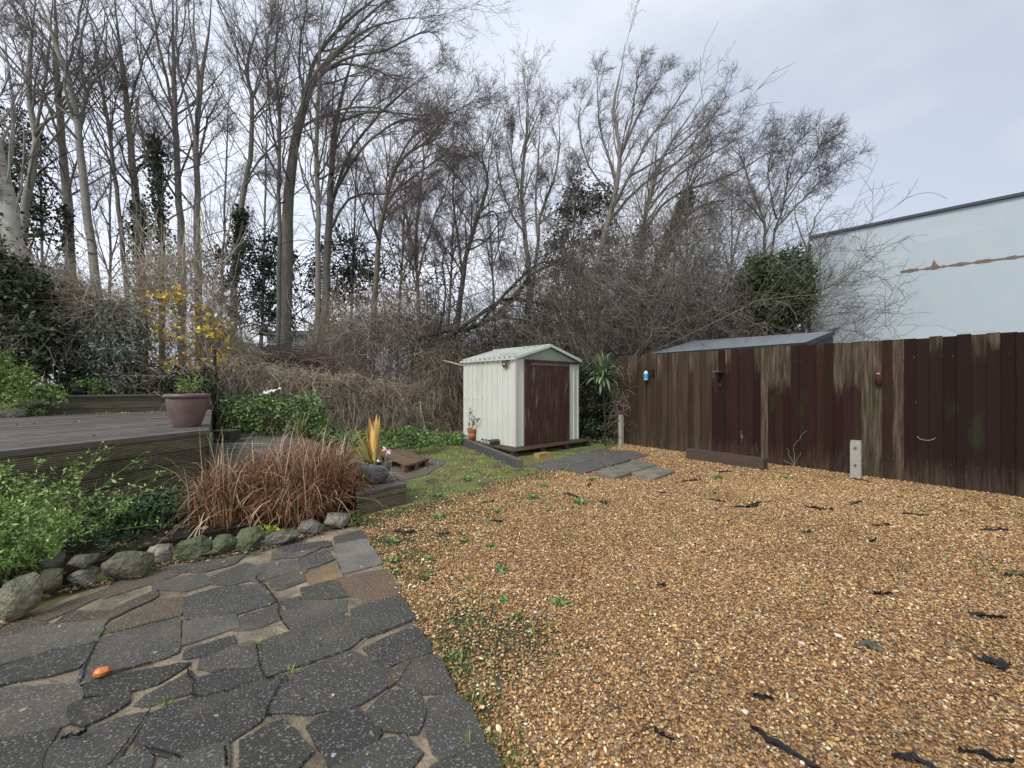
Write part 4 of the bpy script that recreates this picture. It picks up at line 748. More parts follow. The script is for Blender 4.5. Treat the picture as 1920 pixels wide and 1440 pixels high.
mb = MB(); straps(mb, t_+np.array([.0, 0, 0]), 13, .54, .055, (.62, .42, .14), .22, .13); straps(mb, t_, 14, .26, .035, (.50, .42, .13), .9, .75); straps(mb, t_-np.array([.06, 0, 0]), 9, .36, .03, (.32, .33, .10), .4, .32); straps(mb, t_, 14, .22, .02, (.12, .17, .05), .5, .6); mb.build('leaves', M['dryleaf'], yl)
f_ = c+np.array([.13, -.02, .36]); fl = thing('flower_ornament', 'small pink and white pinwheel flower on a thin stick in the grey planter', 'ornament', c+np.array([.10, -.02, .15]))
mb = MB(); mb.tube([c+np.array([.10, -.02, .13]), f_], [.003, .003], 5, (.25, .35, .25)); mb.build('stick', M['twig'], fl); mb = MB()
for k in range(8):
    a = k/8*6.283; d_ = np.array([math.cos(a), -.25, math.sin(a)]); mb.leaf([f_], .065, (.75, .72, .75) if k % 2 else (.75, .35, .45), asp=.5, D=np.array([d_]))
mb.build('petals', M['leaf'], fl)
c2 = c+np.array([.045, -.03, .23]); mb = MB(); mb.lathe(c2-np.array([0, 0, .03]), [(.001, 0), (.02, .004), (.032, .02), (.036, .035), (.032, .052), (.02, .066), (.001, .07)], 16); mb.tube([c2-np.array([0, 0, .10]), c2-np.array([0, 0, .03])], [.006, .006], 6)
tag(mb.build('solar_light', mat('chrome', (.5, .5, .52), rough=.15, metal=1.0), smooth=True), 'small silver ball light on a spike in the grey planter', 'garden light')
# terracotta pot on the platform and its plant
c = G(885, 825.5, ZS); tm = mat('terracotta', (.40, .155, .075), rough=.75, nscale=12, namt=.5, col2=(.26, .10, .055))
tp = thing('flower_pot', 'small terracotta flower pot at the left end of the shed platform', 'plant pot', c); mb = MB(); mb.lathe(c, [(.001, 0), (.062, 0), (.085, .19), (.08, .19)], 24); mb.build('body', tm, tp, smooth=True)
mb = MB(); mb.lathe(c, [(.085, .185), (.098, .187), (.102, .245), (.092, .247), (.084, .215), (.001, .21)], 24); mb.build('rim', tm, tp)
sprig(c+np.array([-.02, 0, .21]), 3, .55, (.12, .13, .05), (.17, .20, .05), 'potted_plant', 'leggy plant leaning left out of the terracotta pot', 'plant', 11, .075, spread=.22, asp=.55, r=.006)
jm = mat('jar_glass', (.42, .44, .44), rough=.25, nscale=8, namt=.4, col2=(.2, .2, .2), spec=.6)
for k, (x, lab) in enumerate(((904.5, 'left one of three small jars on the shed platform'), (910.5, 'middle one of three small jars on the shed platform'), (916.5, 'right one of three small jars, next to the mossy block'))):
    c = G(x, 832.5-1.5+k*1.2, ZS); j_ = thing('jar', lab, 'jar', c, 'three small jars'); mb = MB(); mb.lathe(c, [(.001, 0), (.026, 0), (.029, .01), (.029, .06), (.024, .07)], 14); mb.build('body', jm, j_, smooth=True); mb = MB(); mb.lathe(c, [(.027, .068), (.027, .086), (.001, .087)], 14, (.06, .06, .06)); mb.build('lid', dw, j_)
c = G(927, 834, ZS); rock((c[0], c[1]+.03, ZS+.05), (.18, .12, .115), .6, (.11, .105, .08), 'block', .35, 4); tag(bpy.data.objects['block'], 'small mossy stone block beside the three jars', 'block')
# small pallet by the planter
zt = .125; cs = [G(*q_, zt)[:2] for q_ in ((752, 840), (804, 859), (757, 868), (710, 850))]
pw = thing('wooden_pallet', 'small brown wooden pallet lying on shingle behind the grey planter', 'pallet', [*cs[2], 0]); wd_ = mat('pallet_wood', attr=True, rough=.8, nscale=9, namt=.5, col2=(.07, .05, .035), bump=.4)
eA, eB = cs[1]-cs[0], cs[3]-cs[0]; 
for k in range(6):
    a = cs[0]+eB*(k+.5)/6; mb = MB(); mb.bar([*a, zt-.01], [*(a+eA), zt-.01], np.linalg.norm(eB)/6*.72, .02, col=np.array((.16, .11, .07))*rng.uniform(.8, 1.2)); mb.build('slat', wd_, pw)
for g in (.06, .5, .94):
    mb = MB(); a = cs[0]+eA*g; mb.bar([*a, zt-.0315], [*(a+eB), zt-.0315], .09, .02, col=(.19, .12, .075))
    for t in (.07, .5, .93): mb.box((*(a+eB*t), .046), (.10, .10, .078), [[*nrm(eA), 0], [*nrm(eB), 0], [0, 0, 1]], (.22, .14, .085))
    mb.build('bearer', wd_, pw)

# ------------------------------------------------------------------ timber fence on the right
fm = bpy.data.materials.new('fence_wood'); fm.use_nodes = True; n, l, b = hooks(fm); b.inputs['Roughness'].default_value = .85; b.inputs['Specular IOR Level'].default_value = .15
a1 = N(n, 'ShaderNodeAttribute', attribute_name='Col'); tcn = N(n, 'ShaderNodeTexCoord'); mpn = N(n, 'ShaderNodeMapping'); mpn.inputs['Scale'].default_value = (6, 6, 1.3)
pb = N(n, 'ShaderNodeVectorMath', operation='MULTIPLY_ADD'); l.new(a1.outputs['Color'], pb.inputs[0]); pb.inputs[1].default_value = (310, 0, 470); l.new(tcn.outputs['Object'], pb.inputs[2]); l.new(pb.outputs[0], mpn.inputs[0])
sxy = N(n, 'ShaderNodeSeparateXYZ'); l.new(tcn.outputs['Object'], sxy.inputs[0])
t1 = N(n, 'ShaderNodeTexNoise'); t1.inputs['Scale'].default_value = 3.2; t1.inputs['Detail'].default_value = 7; t1.inputs['Roughness'].default_value = .65; l.new(mpn.outputs[0], t1.inputs['Vector'])
mpw = N(n, 'ShaderNodeMapping'); mpw.inputs['Scale'].default_value = (1.5, 1.5, .10); l.new(pb.outputs[0], mpw.inputs[0])
tw_ = N(n, 'ShaderNodeTexNoise'); tw_.inputs['Scale'].default_value = 24; tw_.inputs['Detail'].default_value = 4; l.new(mpw.outputs[0], tw_.inputs['Vector'])
wr = N(n, 'ShaderNodeValToRGB'); wr.color_ramp.elements[0].position = .3; wr.color_ramp.elements[0].color = (.034, .026, .017, 1); wr.color_ramp.elements[1].position = .72; wr.color_ramp.elements[1].color = (.19, .15, .10, 1); l.new(tw_.outputs['Fac'], wr.inputs[0])
# alpha holds the height from which the stain has worn off
ad = N(n, 'ShaderNodeMath', operation='SUBTRACT'); l.new(sxy.outputs[2], ad.inputs[0]); l.new(a1.outputs['Alpha'], ad.inputs[1])
nz2 = N(n, 'ShaderNodeMath', operation='MULTIPLY_ADD'); l.new(t1.outputs['Fac'], nz2.inputs[0]); nz2.inputs[1].default_value = .8; l.new(ad.outputs[0], nz2.inputs[2])
rr_ = N(n, 'ShaderNodeMapRange'); rr_.inputs[1].default_value = .30; rr_.inputs[2].default_value = .58; rr_.inputs[4].default_value = .85; l.new(nz2.outputs[0], rr_.inputs[0])
lo = N(n, 'ShaderNodeMath', operation='MULTIPLY_ADD'); l.new(t1.outputs['Fac'], lo.inputs[0]); lo.inputs[1].default_value = -.75; l.new(sxy.outputs[2], lo.inputs[2])
lr = N(n, 'ShaderNodeMapRange'); lr.inputs[1].default_value = -.33; lr.inputs[2].default_value = -.02; lr.inputs[3].default_value = .40; lr.inputs[4].default_value = 0; l.new(lo.outputs[0], lr.inputs[0])
mxx = N(n, 'ShaderNodeMath', operation='MAXIMUM'); l.new(rr_.outputs[0], mxx.inputs[0]); l.new(lr.outputs[0], mxx.inputs[1])
x = N(n, 'ShaderNodeMix', data_type='RGBA'); l.new(mxx.outputs[0], x.inputs[0]); l.new(a1.outputs['Color'], x.inputs[6]); l.new(wr.outputs[0], x.inputs[7]); l.new(x.outputs[2], b.inputs['Base Color'])
bp = N(n, 'ShaderNodeBump'); bp.inputs['Strength'].default_value = .5; bp.inputs['Distance'].default_value = .006; l.new(tw_.outputs['Fac'], bp.inputs['Height']); l.new(bp.outputs[0], b.inputs['Normal'])
overlay(fm, (.020, .012, .010), 3.0, .46, .66, stretch=(6, 6, .35), amt=.55); overlay(fm, (.04, .055, .02), 2.4, .58, .72, stretch=(1.5, 1.5, .5), amt=.45); overlay(fm, (.34, .33, .31), 26, .72, .76, stretch=(1, 1, .25), amt=.7)
fc = thing('timber_fence', 'tall fence of dark stained and bare weathered upright boards along the gravel', 'fence', [*FA, 0])
mb = MB(); s = 0; LEN = 8.3; k = 0
def fence_s(pxc): kk = (pxc-960)/F; return (kk*FA[1]-FA[0])/(FU[0]-kk*FU[1])
raw = [(fence_s(x0), fence_s(x1), z_) for x0, x1, z_ in ((1160, 1245, 1.0), (1250, 1330, .7), (1335, 1348, 1.2), (1426, 1444, -3), (1448, 1475, 1.25), (1571, 1590, 1.2), (1592, 1606, 1.3), (1624, 1642, -3), (1668, 1684, .2), (1685, 1702, -3))]
while s < LEN:
    w = rng.uniform(.10, .125); mid = s+w/2; fade = 2.6; st = np.array((.036, .015, .0115))*rng.uniform(.65, 1.25)*np.array([1, rng.uniform(.9, 1.2), rng.uniform(.9, 1.3)])
    for a_, b_, z_ in raw:
        if a_-.02 <= mid <= b_+.02: fade = z_
    if mid < fence_s(1335): st = np.array((.062, .042, .026))*rng.uniform(.7, 1.3); fade = rng.uniform(1.2, 2.5)
    if fade == 2.6 and rng.uniform() < .4: fade = rng.uniform(1.5, 2.1)
    if mid > fence_s(1710): st = np.array((.023, .0125, .0105))*rng.uniform(.8, 1.2)
    nb_ = globals().get('nb_', 0)+1; c0 = FA+FU*mid+FN*(.0165*(nb_ % 2)+rng.uniform(-.001, .001)); top = 1.893+rng.normal(0, .006); ang_ = rng.normal(0, .02)
    d1 = nrm(FU+FN*ang_*.3); mb.box((*c0, (top+.02)/2), (w+(.016 if nb_ % 2 else .002), .014, top-.02), [[*d1, 0], [-d1[1], d1[0], 0], [0, 0, 1]], col=np.array([*st, fade])); s += w
mb.build('boards', fm, fc)
mb = MB()
for k in range(49):
    for z_ in (.3, 1.65):
        c_ = FA+FU*(.06+k*.1125+rng.normal(0, .012))-FN*.006; mb = MB(); mb.tube([[*c_, z_+rng.normal(0, .012)], [*(c_-FN*.004), z_]], [.006, .005], 5, np.array((.10, .085, .07))*rng.uniform(.5, 1.8), cap=True); mb.build('nail', M['twig'], fc)
for s in (0.02, 2.75, 5.5, 8.2):
    mb = MB(); c0 = FA+FU*s+FN*.115; mb.box((*c0, .93), (.09, .09, 1.86), [[*FU, 0], [*FN, 0], [0, 0, 1]], col=np.array([.06, .04, .03, 2.6])); mb.build('post', fm, fc)
for z_ in (.3, 1.0, 1.65):
    mb = MB(); mb.bar([*(FA+FN*.047), z_], [*(FA+FU*8.3+FN*.047), z_], .04, .07, col=np.array([.06, .04, .03, 2.6])); mb.build('rail', fm, fc)
cm = mat('concrete', (.40, .37, .32), rough=.85, nscale=14, namt=.5, col2=(.27, .25, .20), bump=.3, bscale=50); overlay(cm, (.13, .14, .08), 5, .56, .7, amt=.5)
def spur(pxc, y1, w, h, lab, tilt=0):
    c = G(pxc, y1); d_ = FU; r = thing('concrete_spur', lab, 'post', c, 'concrete repair posts at the fence'); mb = MB(); AXf = [[*FU, 0], [*FN, 0], [0, 0, 1]]
    cc = [c[0]+FN[0]*.045, c[1]+FN[1]*.045]; mb.box((*cc, h/2-.03), (w, .08, h), AXf); mb.box((*cc, h-.015), (w*.92, .07, .035), AXf); mb.build('post', cm, r)
    for z_ in (.20, h*.82):
        mb = MB(); q0 = np.array([c[0]-FN[0]*.010, c[1]-FN[1]*.010, z_]); n3 = np.array([*FN, 0]); mb.tube([q0, q0+n3*.02], [.014, .016], 8, (.12, .06, .03), cap=True); mb.build('bolt', lat, r)
spur(1603.5, 900, .115, .53, 'pale concrete post with two rusty bolts standing in front of the fence boards'); spur(1162, 838, .07, .66, 'narrow pale concrete post at the left end of the fence')
a, b = G(1286, 862), G(1431, 884); dv = (b-a)/np.linalg.norm(b-a); pn = np.array([-dv[1], dv[0], 0]); pn = pn if pn[1] > 0 else -pn
mb = MB(); h = .185; mb.bar(a+pn*.08+np.array([0, 0, h/2]), b+pn*.08+np.array([0, 0, h/2-.005]), .16, h, col=(.075, .052, .044)); sl = mat('sleeper', attr=True, rough=.75, nscale=4, namt=.5, col2=(.12, .09, .075), bump=.5, bscale=14, stretch=(1, 1, 6)); tag(mb.build('timber_sleeper', sl), 'heavy dark timber beam lying on the gravel along the fence', 'beam')
AXf = [[*FU, 0], [*FN, 0], [0, 0, 1]]
def onf(pxc, py, out): 
    s = fence_s(pxc); q = FA+FU*s-FN*out; return np.array([q[0], q[1], EYE-(py-720)/F*q[1]])
c = onf(1214.5, 713, .06); bt = thing('spray_bottle', 'blue and white bottle hanging on the left part of the fence', 'bottle', c); bl = mat('bottle_blue', (.05, .32, .62), rough=.3, spec=.5); wh = mat('white_plastic', (.68, .70, .70), rough=.4)
mb = MB(); mb.lathe(c, [(.001, 0), (.040, 0), (.045, .02), (.045, .14), (.03, .18), (.014, .19)], 16); mb.build('body', wh, bt, smooth=True); mb = MB(); mb.lathe(c+np.array([0, 0, .03]), [(.0462, 0), (.0462, .10)], 16); mb.build('label', bl, bt)
mb = MB(); mb.lathe(c+np.array([0, 0, .188]), [(.013, 0), (.014, .035), (.001, .04)], 12); mb.tube([c+np.array([0, 0, .225]), c+np.array([0, 0, .26]), c+np.array([*(FN*.055), .29])], [.003]*3, 5); mb.build('cap', mat('dark_plastic', (.03, .03, .03), rough=.4), bt)
c = onf(1226, 700, .02); mb = MB(); k_ = np.array([*FU, 0]); nn = -np.array([*FN, 0])
mb.box(c+np.array([0, 0, .0]), (.03, .012, .15), AXf, (.01, .01, .01)); mb.tube([c+np.array([0, 0, .05]), c+nn*.09+np.array([0, 0, .07]), c+nn*.12-k_*.05+np.array([0, 0, .02])], [.008]*3, 6, (.01, .01, .01)); mb.tube([c-np.array([0, 0, .06]), c+nn*.05-k_*.06+np.array([0, 0, .0]), c+nn*.10-k_*.04+np.array([0, 0, .06])], [.006]*3, 6, (.01, .01, .01)); tag(mb.build('hook_bracket', M['twig']), 'black iron hook bracket screwed to the fence beside the blue bottle', 'bracket')
c = onf(1351, 697, .10); sbk = thing('shelf_bracket', 'small wooden bracket with a tiny shelf on the middle of the fence', 'bracket', c); mb = MB(); mb.box(c, (.12, .18, .018), AXf, np.array([.30, .24, .16, -3])); mb.build('shelf', fm, sbk)
mb = MB(); mb.bar(c-np.array([0, 0, .01])+nn*.05, c-nn*.085-np.array([0, 0, .19]), .03, .03, col=(.03, .018, .014)); mb.box(c-nn*.085-np.array([0, 0, .22]), (.035, .02, .13), AXf, (.09, .028, .02)); mb.build('brace', M['twig'], sbk)
c = onf(1648, 705, .022); fb = thing('fence_block', 'small maroon wooden block with a pale fitting on the fence above the concrete post', 'block', c); mb = MB(); mb.box(c, (.065, .028, .26), AXf, (.085, .035, .032)); mb.build('block', M['twig'], fb); mb = MB(); mb.box(c+nn*.018+np.array([0, 0, .03]), (.035, .012, .022), AXf, (.40, .36, .30)); mb.build('fitting', M['twig'], fb)
# wire loops and a tendril caught on the boards
for (x, y, r_, lab) in ((1737, 818, .085, 'thin pale loop of wire on the dark right part of the fence'), ):
    c = onf(x, y, .02); t = np.linspace(3.3, 6.1, 10); mb = MB(); mb.tube(c+np.c_[np.cos(t)[:, None]*FU*r_, np.sin(t)*r_*.6], np.full(10, .003), 4, (.45, .42, .38)); tag(mb.build('wire_loop', M['twig']), lab, 'wire')
for (x, y, L_, lab) in ((1490, 880, .75, 'dry pale tendril climbing the foot of the fence right of the timber beam'), (1392, 822, .22, 'short dry tendril stuck on the fence above the timber beam')):
    c = onf(x, y, .03); A, RA = grow(np.tile(c, (4, 1)), np.tile([0, 0, 1.], (4, 1))+rng.normal(0, .3, (4, 3))*np.array([1, .1, 1]), L_*np.array([1, .6, .4, .3]), np.full(4, .004), np.full(4, .002), 10, .28, (0, 0, 1), .1); A[:, :, :2] = (A[:, :, :2]-FA)@FU[:, None]*FU+FA-FN*.028; mb = MB(); mb.tube(A, RA, 4, (.32, .29, .22)); tag(mb.build('dry_tendril', M['twig']), lab, 'dead plant')

# ------------------------------------------------------------------ neighbour's shed behind the fence, white building
def onplane(pxc, py, off):      # photo point on a vertical plane parallel to the fence
    kk = (pxc-960)/F; o_ = FA+FN*off; s = (kk*o_[1]-o_[0])/(FU[0]-kk*FU[1]); q = o_+FU*s; return np.array([q[0], q[1], EYE-(py-720)/F*q[1]])
e0, e1 = onplane(1215, 663, .45), onplane(1510, 642, .45); r0_, r1_ = onplane(1300, 638, 1.75), onplane(1563, 620, 1.75)
rl = np.linalg.norm((e1-e0)[:2]); r1_[:2] = e1[:2]+FN*1.3+FU*.0; r0_[:2] = e0[:2]+FN*1.3; zr_ = EYE+(720-630)/F*(r0_[1]+r1_[1])/2
for q in (r0_, r1_): q[2] = zr_
ze = (e0[2]+e1[2])/2; e0[2] = e1[2] = ze
e1 = onplane(1508, 643, .45); r1b = onplane(1563, 621, 1.6)
ns = thing('neighbour_shed', 'dark wooden shed with a grey felt roof rising behind the fence', 'shed', [*e0[:2], 0])
fel = mat('roof_felt', (.16, .18, .195), rough=.7, nscale=2.5, namt=.45, col2=(.24, .255, .26), bump=.25, bscale=9)
e0 = onplane(1215, 664, .45); r0_ = onplane(1300, 639, 1.6)
th = np.array([0, 0, -.035]); mb = MB(); mb.add([e0, e1, r1b, r0_, e0+th, e1+th, r1b+th, r0_+th], [[0, 1, 2, 3], [7, 6, 5, 4], [0, 4, 5, 1], [1, 5, 6, 2], [2, 6, 7, 3], [3, 7, 4, 0]]); mb.build('roof', fel, ns)
dkw = mat('dark_cladding', (.055, .065, .068), rough=.75, nscale=5, namt=.4, col2=(.09, .10, .10), stretch=(1, 1, 6), bump=.4)
ins_ = .05; mb = MB(); A_, B2, C2, D2 = e0+np.array([*(FU*ins_+FN*ins_), -.036]), e1+np.array([*(-FU*ins_*.2+FN*ins_), -.036]), r1b+np.array([*(-FU*.01), -.036]), r0_+np.array([*(FU*ins_), -.036])
V = [A_, B2, C2, D2]+[np.array([q[0], q[1], 0]) for q in (A_, B2, C2, D2)]; mb.add(V, [[0, 3, 2, 1], [0, 1, 5, 4], [1, 2, 6, 5], [2, 3, 7, 6], [3, 0, 4, 7]])
mb.build('walls', dkw, ns)
mb = MB(); off_ = np.array([*(-FN*.012), -.03]); mb.bar(e0+off_, e1+off_, .02, .075); off_ = np.array([*(FU*.012), -.03]); mb.bar(e1+off_, r1b+off_, .02, .07); mb.build('fascia', mat('fascia_dark', (.022, .026, .03), rough=.5), ns)
BC = np.array([7.62, 10.7]); bd = nrm(np.array([1.0025, -1.0])); bo = np.array([-bd[1], bd[0]]); bo = bo if bo[1] > 0 else -bo
def onb(pxc, py, off=0):
    kk = (pxc-960)/F; o_ = BC-bo*off; s = (kk*o_[1]-o_[0])/(bd[0]-kk*bd[1]); q = o_+bd*s; return np.array([q[0], q[1], EYE-(py-720)/F*q[1]])
ZB = 5.0
wb = thing('white_building', 'flat roofed white rendered building beyond the fence at the right', 'building', [*BC, 0])
rd = mat('white_render', (.48, .54, .58), rough=.85, nscale=.55, namt=.5, col2=(.49, .54, .575), bump=.04, bscale=9); overlay(rd, (.44, .50, .53), 1.1, .52, .60, stretch=(1, 1, 1.6), amt=.5); overlay(rd, (.43, .48, .48), 5, .58, .70, stretch=(1, 1, .35), amt=.25)
mb = MB(); e_ = BC+bd*14; mb.prism([BC, e_, e_+bo*8, BC+bo*8], 0, ZB); mb.build('walls', rd, wb)
mb = MB(); q0, q1 = BC-bd*.06-bo*.06, e_-bo*.06; mb.prism([q0, q1, q1+bo*8.1, q0+bo*8.1], ZB+.002, ZB+.062); mb.build('roof_edge', mat('roof_edge', (.055, .065, .09), rough=.5), wb)
mb = MB(); top_ = [(1700, 470), (1712, 455), (1735, 452), (1760, 447), (1800, 440), (1850, 430), (1900, 425), (1960, 415), (2100, 395)]; bot_ = [(2100, 640), (1980, 640), (1900, 636), (1860, 620), (1800, 625), (1760, 610), (1715, 612), (1704, 560), (1695, 520), (1682, 500)]
pg = [onb(*q, .004) for q in top_+bot_]; mb.add(pg, ngons=[list(range(len(pg)))]); mb.build('repair_patch', overlay(overlay(mat('patched_render', (.445, .51, .55), rough=.9, nscale=2.2, namt=.6, col2=(.48, .53, .55), bump=.12, bscale=30), (.42, .48, .50), 3, .54, .68, amt=.35), (.36, .34, .32), 40, .68, .74, amt=.3), wb)
mb = MB(); xs = np.arange(1688, 2120, 4.5); up_ = []; dn = []
for x in xs:
    yb = 510-(x-1690)*.128; w = 2.6+1.2*math.sin(x*.13)+rng.normal(0, .6); w = min(w, 1.0+(x-1684)*.5); sp2 = 12*math.exp(-((x-1752)/3.2)**2)
    up_.append(onb(x, yb-max(w, .8)-sp2, .009)); dn.append(onb(x, yb+max(w*.8, .7), .009))
mb.add(up_+dn, [[i, i+1, len(xs)+i+1, len(xs)+i] for i in range(len(xs)-1)]); mb.build('rusty_crack', mat('exposed_render', (.17, .125, .095), rough=.9, nscale=12, namt=.6, col2=(.26, .21, .16), bump=.5), wb)
mb = MB(); q = BC-bd*.05-bo*.05; mb.tube([[*q, 0], [*q, ZB-.15]], [.045, .045], 10, cap=True); mb.build('downpipe', mat('downpipe', (.018, .02, .022), rough=.4), wb)
# far low building seen between the trunks
fb_ = thing('distant_building', 'pale grey low building far away between the tree trunks', 'building', P(570, 700, 34)*np.array([1, 1, 0])); mb = MB(); a, b = P(500, 0, 34), P(640, 0, 34); mb.prism([a, b, b+np.array([0, 6, 0]), a+np.array([0, 6, 0])], 0, 5.2); mb.build('walls', mat('far_wall', (.30, .33, .36)), fb_)
mb = MB(); mb.prism([a-np.array([.4, .4, 0]), b+np.array([.4, -.4, 0]), b+np.array([.4, 6.4, 0]), a+np.array([-.4, 6.4, 0])], 5.203, 5.55); mb.build('roof', mat('far_roof', (.10, .11, .12)), fb_)

# ------------------------------------------------------------------ undergrowth
def inpx(poly, Y0, Y1, n_):
    pl_ = np.array(poly, float); lo_, hi_ = pl_.min(0), pl_.max(0); out = np.zeros((0, 2))
    while len(out) < n_:
        c_ = rng.uniform(lo_, hi_, (n_*2, 2)); out = np.vstack([out, c_[inpoly(c_[:, 0], c_[:, 1], poly)]])
    out = out[:n_]; Y = rng.uniform(Y0, Y1, n_); return np.c_[(out[:, 0]-960)/F*Y, Y, np.maximum(EYE-(out[:, 1]-720)/F*Y, .01)]
def pick(cols, n_): cols = np.array(cols); return cols[rng.integers(0, len(cols), n_)]*rng.uniform(.65, 1.4, (n_, 1))
def strands(mb, poly, Y0, Y1, n_, L, cols, r=.004, wob=.25, bias=(0, 0, -1), bw=.12, k=7, d0=None, dsp=1.0, sides=3):
    p = inpx(poly, Y0, Y1, n_); d = rng.normal(0, dsp, (n_, 3))+(np.array(d0) if d0 is not None else 0)
    A, RA = grow(p, d, L*rng.uniform(.4, 1.4, n_), r*rng.uniform(.6, 1.5, n_), np.full(n_, r*.4), k, wob, bias, bw); A[:, :, 2] = np.maximum(A[:, :, 2], .01)
    mb.tube(A, RA, sides, pick(cols, n_)); return A
def foliage(mb, poly, Y0, Y1, n_, size, cols, clumps=60, cr_=.22, asp=.55, up=0, bend=.08, flat=.8):
    c = inpx(poly, Y0, Y1, clumps); i = rng.integers(0, clumps, n_); sc__ = rng.uniform(.5, 1.4, clumps)[i][:, None]
    o_ = rng.normal(0, 1, (n_, 3)); o_ = nrm(o_)*np.abs(rng.normal(.75, .3, (n_, 1))); p = c[i]+o_*cr_*sc__*np.array([1, 1, flat]); p[:, 2] = np.maximum(p[:, 2], .01)
    cc = pick(cols, n_)*rng.uniform(.75, 1.3, clumps)[i][:, None]; mb.leaf(p, size*rng.uniform(.6, 1.4, n_), cc, asp=asp, up=up, bend=bend)
DG = [(.035, .055, .025), (.048, .070, .032), (.024, .038, .020), (.07, .09, .05)]
TAN = [(.37, .31, .235), (.46, .39, .30), (.28, .235, .175), (.31, .25, .185), (.55, .48, .38)]
BRN = [(.22, .18, .145), (.28, .23, .185), (.15, .12, .10)]
GRN = [(.12, .19, .055), (.16, .25, .07), (.08, .13, .045)]
def plant(name, lab, cat, base, parts, group=None):
    r = thing(name, lab, cat, base, group)
    for nm, mb, m in parts: mb.build(nm, m, r)
    return r
# left hedge of ivy on a fence
r = thing('timber_fence', 'weathered fence boards showing through ivy at the left edge of the photo', 'fence', P(5, 700, 8.3)*np.array([1, 1, 0])+np.array([0, 0, 1]))
mb = MB()
for k in range(16): q = P(-60+k*7.5, 0, 8.3+k*.05); mb.box((q[0], q[1], 2.15), (.07, .02, 2.5+rng.normal(0, .03)), col=pick([(.26, .20, .12), (.16, .07, .05)], 1)[0])
mb.build('boards', dw, r)
mb = MB(); foliage(mb, [(-60, 478), (40, 492), (75, 520), (90, 590), (100, 690), (100, 720), (50, 700), (20, 650), (30, 570), (0, 560), (-60, 560)], 7.9, 9.0, 12000, .085, DG, 130, .25, .85); mb2 = MB(); strands(mb2, [(0, 500), (60, 500), (130, 700), (60, 700)], 8, 9, 200, 1.2, BRN, .006)
plant('ivy', 'dark ivy mass hanging over the fence at the left edge', 'ivy', P(60, 700, 8.5)*np.array([1, 1, 0])+np.array([0, 0, 1]), [('leaves', mb, M['leaf']), ('stems', mb2, M['twig'])])
mb = MB(); strands(mb, [(-20, 485), (60, 490), (130, 515), (240, 565), (250, 610), (170, 630), (110, 600), (60, 530)], 8.5, 10.0, 2600, .9, TAN+BRN, .0042); strands(mb, [(90, 560), (250, 580), (240, 740), (110, 740)], 9.6, 10.4, 350, 1.1, TAN+BRN, .0042)
tag(mb.build('dead_climber', M['twig']), 'brown dead climber tumbling over the top of the ivy at the left', 'climber')
mb = MB(); foliage(mb, [(115, 610), (165, 550), (240, 575), (275, 640), (265, 700), (235, 735), (115, 735), (95, 670)], 8.5, 9.3, 9000, .10, [(.24, .28, .24), (.32, .36, .32), (.14, .165, .12), (.08, .10, .065)], 150, .2, .28, up=.2); mb2 = MB(); strands(mb2, [(110, 640), (260, 640), (250, 760), (120, 760)], 8.9, 9.9, 260, 1.1, [(.20, .17, .11), (.12, .10, .07)], .006, .08, (0, 0, 1), .2, d0=(0, 0, 2), dsp=.4)
plant('grey_leaved_shrub', 'bushy shrub with silvery grey green leaves behind the raised deck', 'shrub', P(190, 745, 9.3)*np.array([1, 1, 0])+np.array([0, 0, 1]), [('leaves', mb, M['leaf']), ('stems', mb2, M['twig'])])
mb = MB(); foliage(mb, [(110, 700), (250, 690), (300, 700), (400, 690), (400, 745), (110, 745)], 8.5, 9.6, 7000, .075, DG+[(.05, .06, .035)], 110, .17, .7); mb2 = MB(); strands(mb2, [(110, 690), (400, 680), (400, 745), (110, 745)], 8.5, 9.5, 900, .6, TAN+BRN, .004)
plant('low_shrub', 'dark low shrub growing along the back wall of the deck', 'shrub', P(260, 745, 9)*np.array([1, 1, 0])+np.array([0, 0, 1]), [('leaves', mb, M['leaf']), ('stems', mb2, M['twig'])])
YP = [(245, 560), (330, 530), (430, 610), (450, 690), (400, 720), (290, 745), (255, 690)]
mb = MB(); foliage(mb, YP, 9.0, 10.2, 1150, .095, [(.58, .42, .05), (.48, .33, .05), (.40, .30, .08), (.62, .50, .12)], 190, .13, .95, bend=.12); mb2 = MB(); strands(mb2, [(245, 500), (360, 470), (440, 600), (470, 740), (250, 745)], 9.4, 11, 2900, 1.1, TAN, .0042); strands(mb2, [(240, 480), (420, 480), (420, 600), (250, 600)], 9.6, 11, 260, 1.6, TAN+BRN, .007, .12, (0, 0, 1), .1, d0=(0, 0, 1.5), dsp=.7)
plant('yellow_leaved_vine', 'tangle of tan stems carrying bright yellow lobed leaves left of the black post', 'vine', P(330, 745, 10)*np.array([1, 1, 0])+np.array([0, 0, 1]), [('leaves', mb, M['leaf']), ('stems', mb2, M['twig'])])
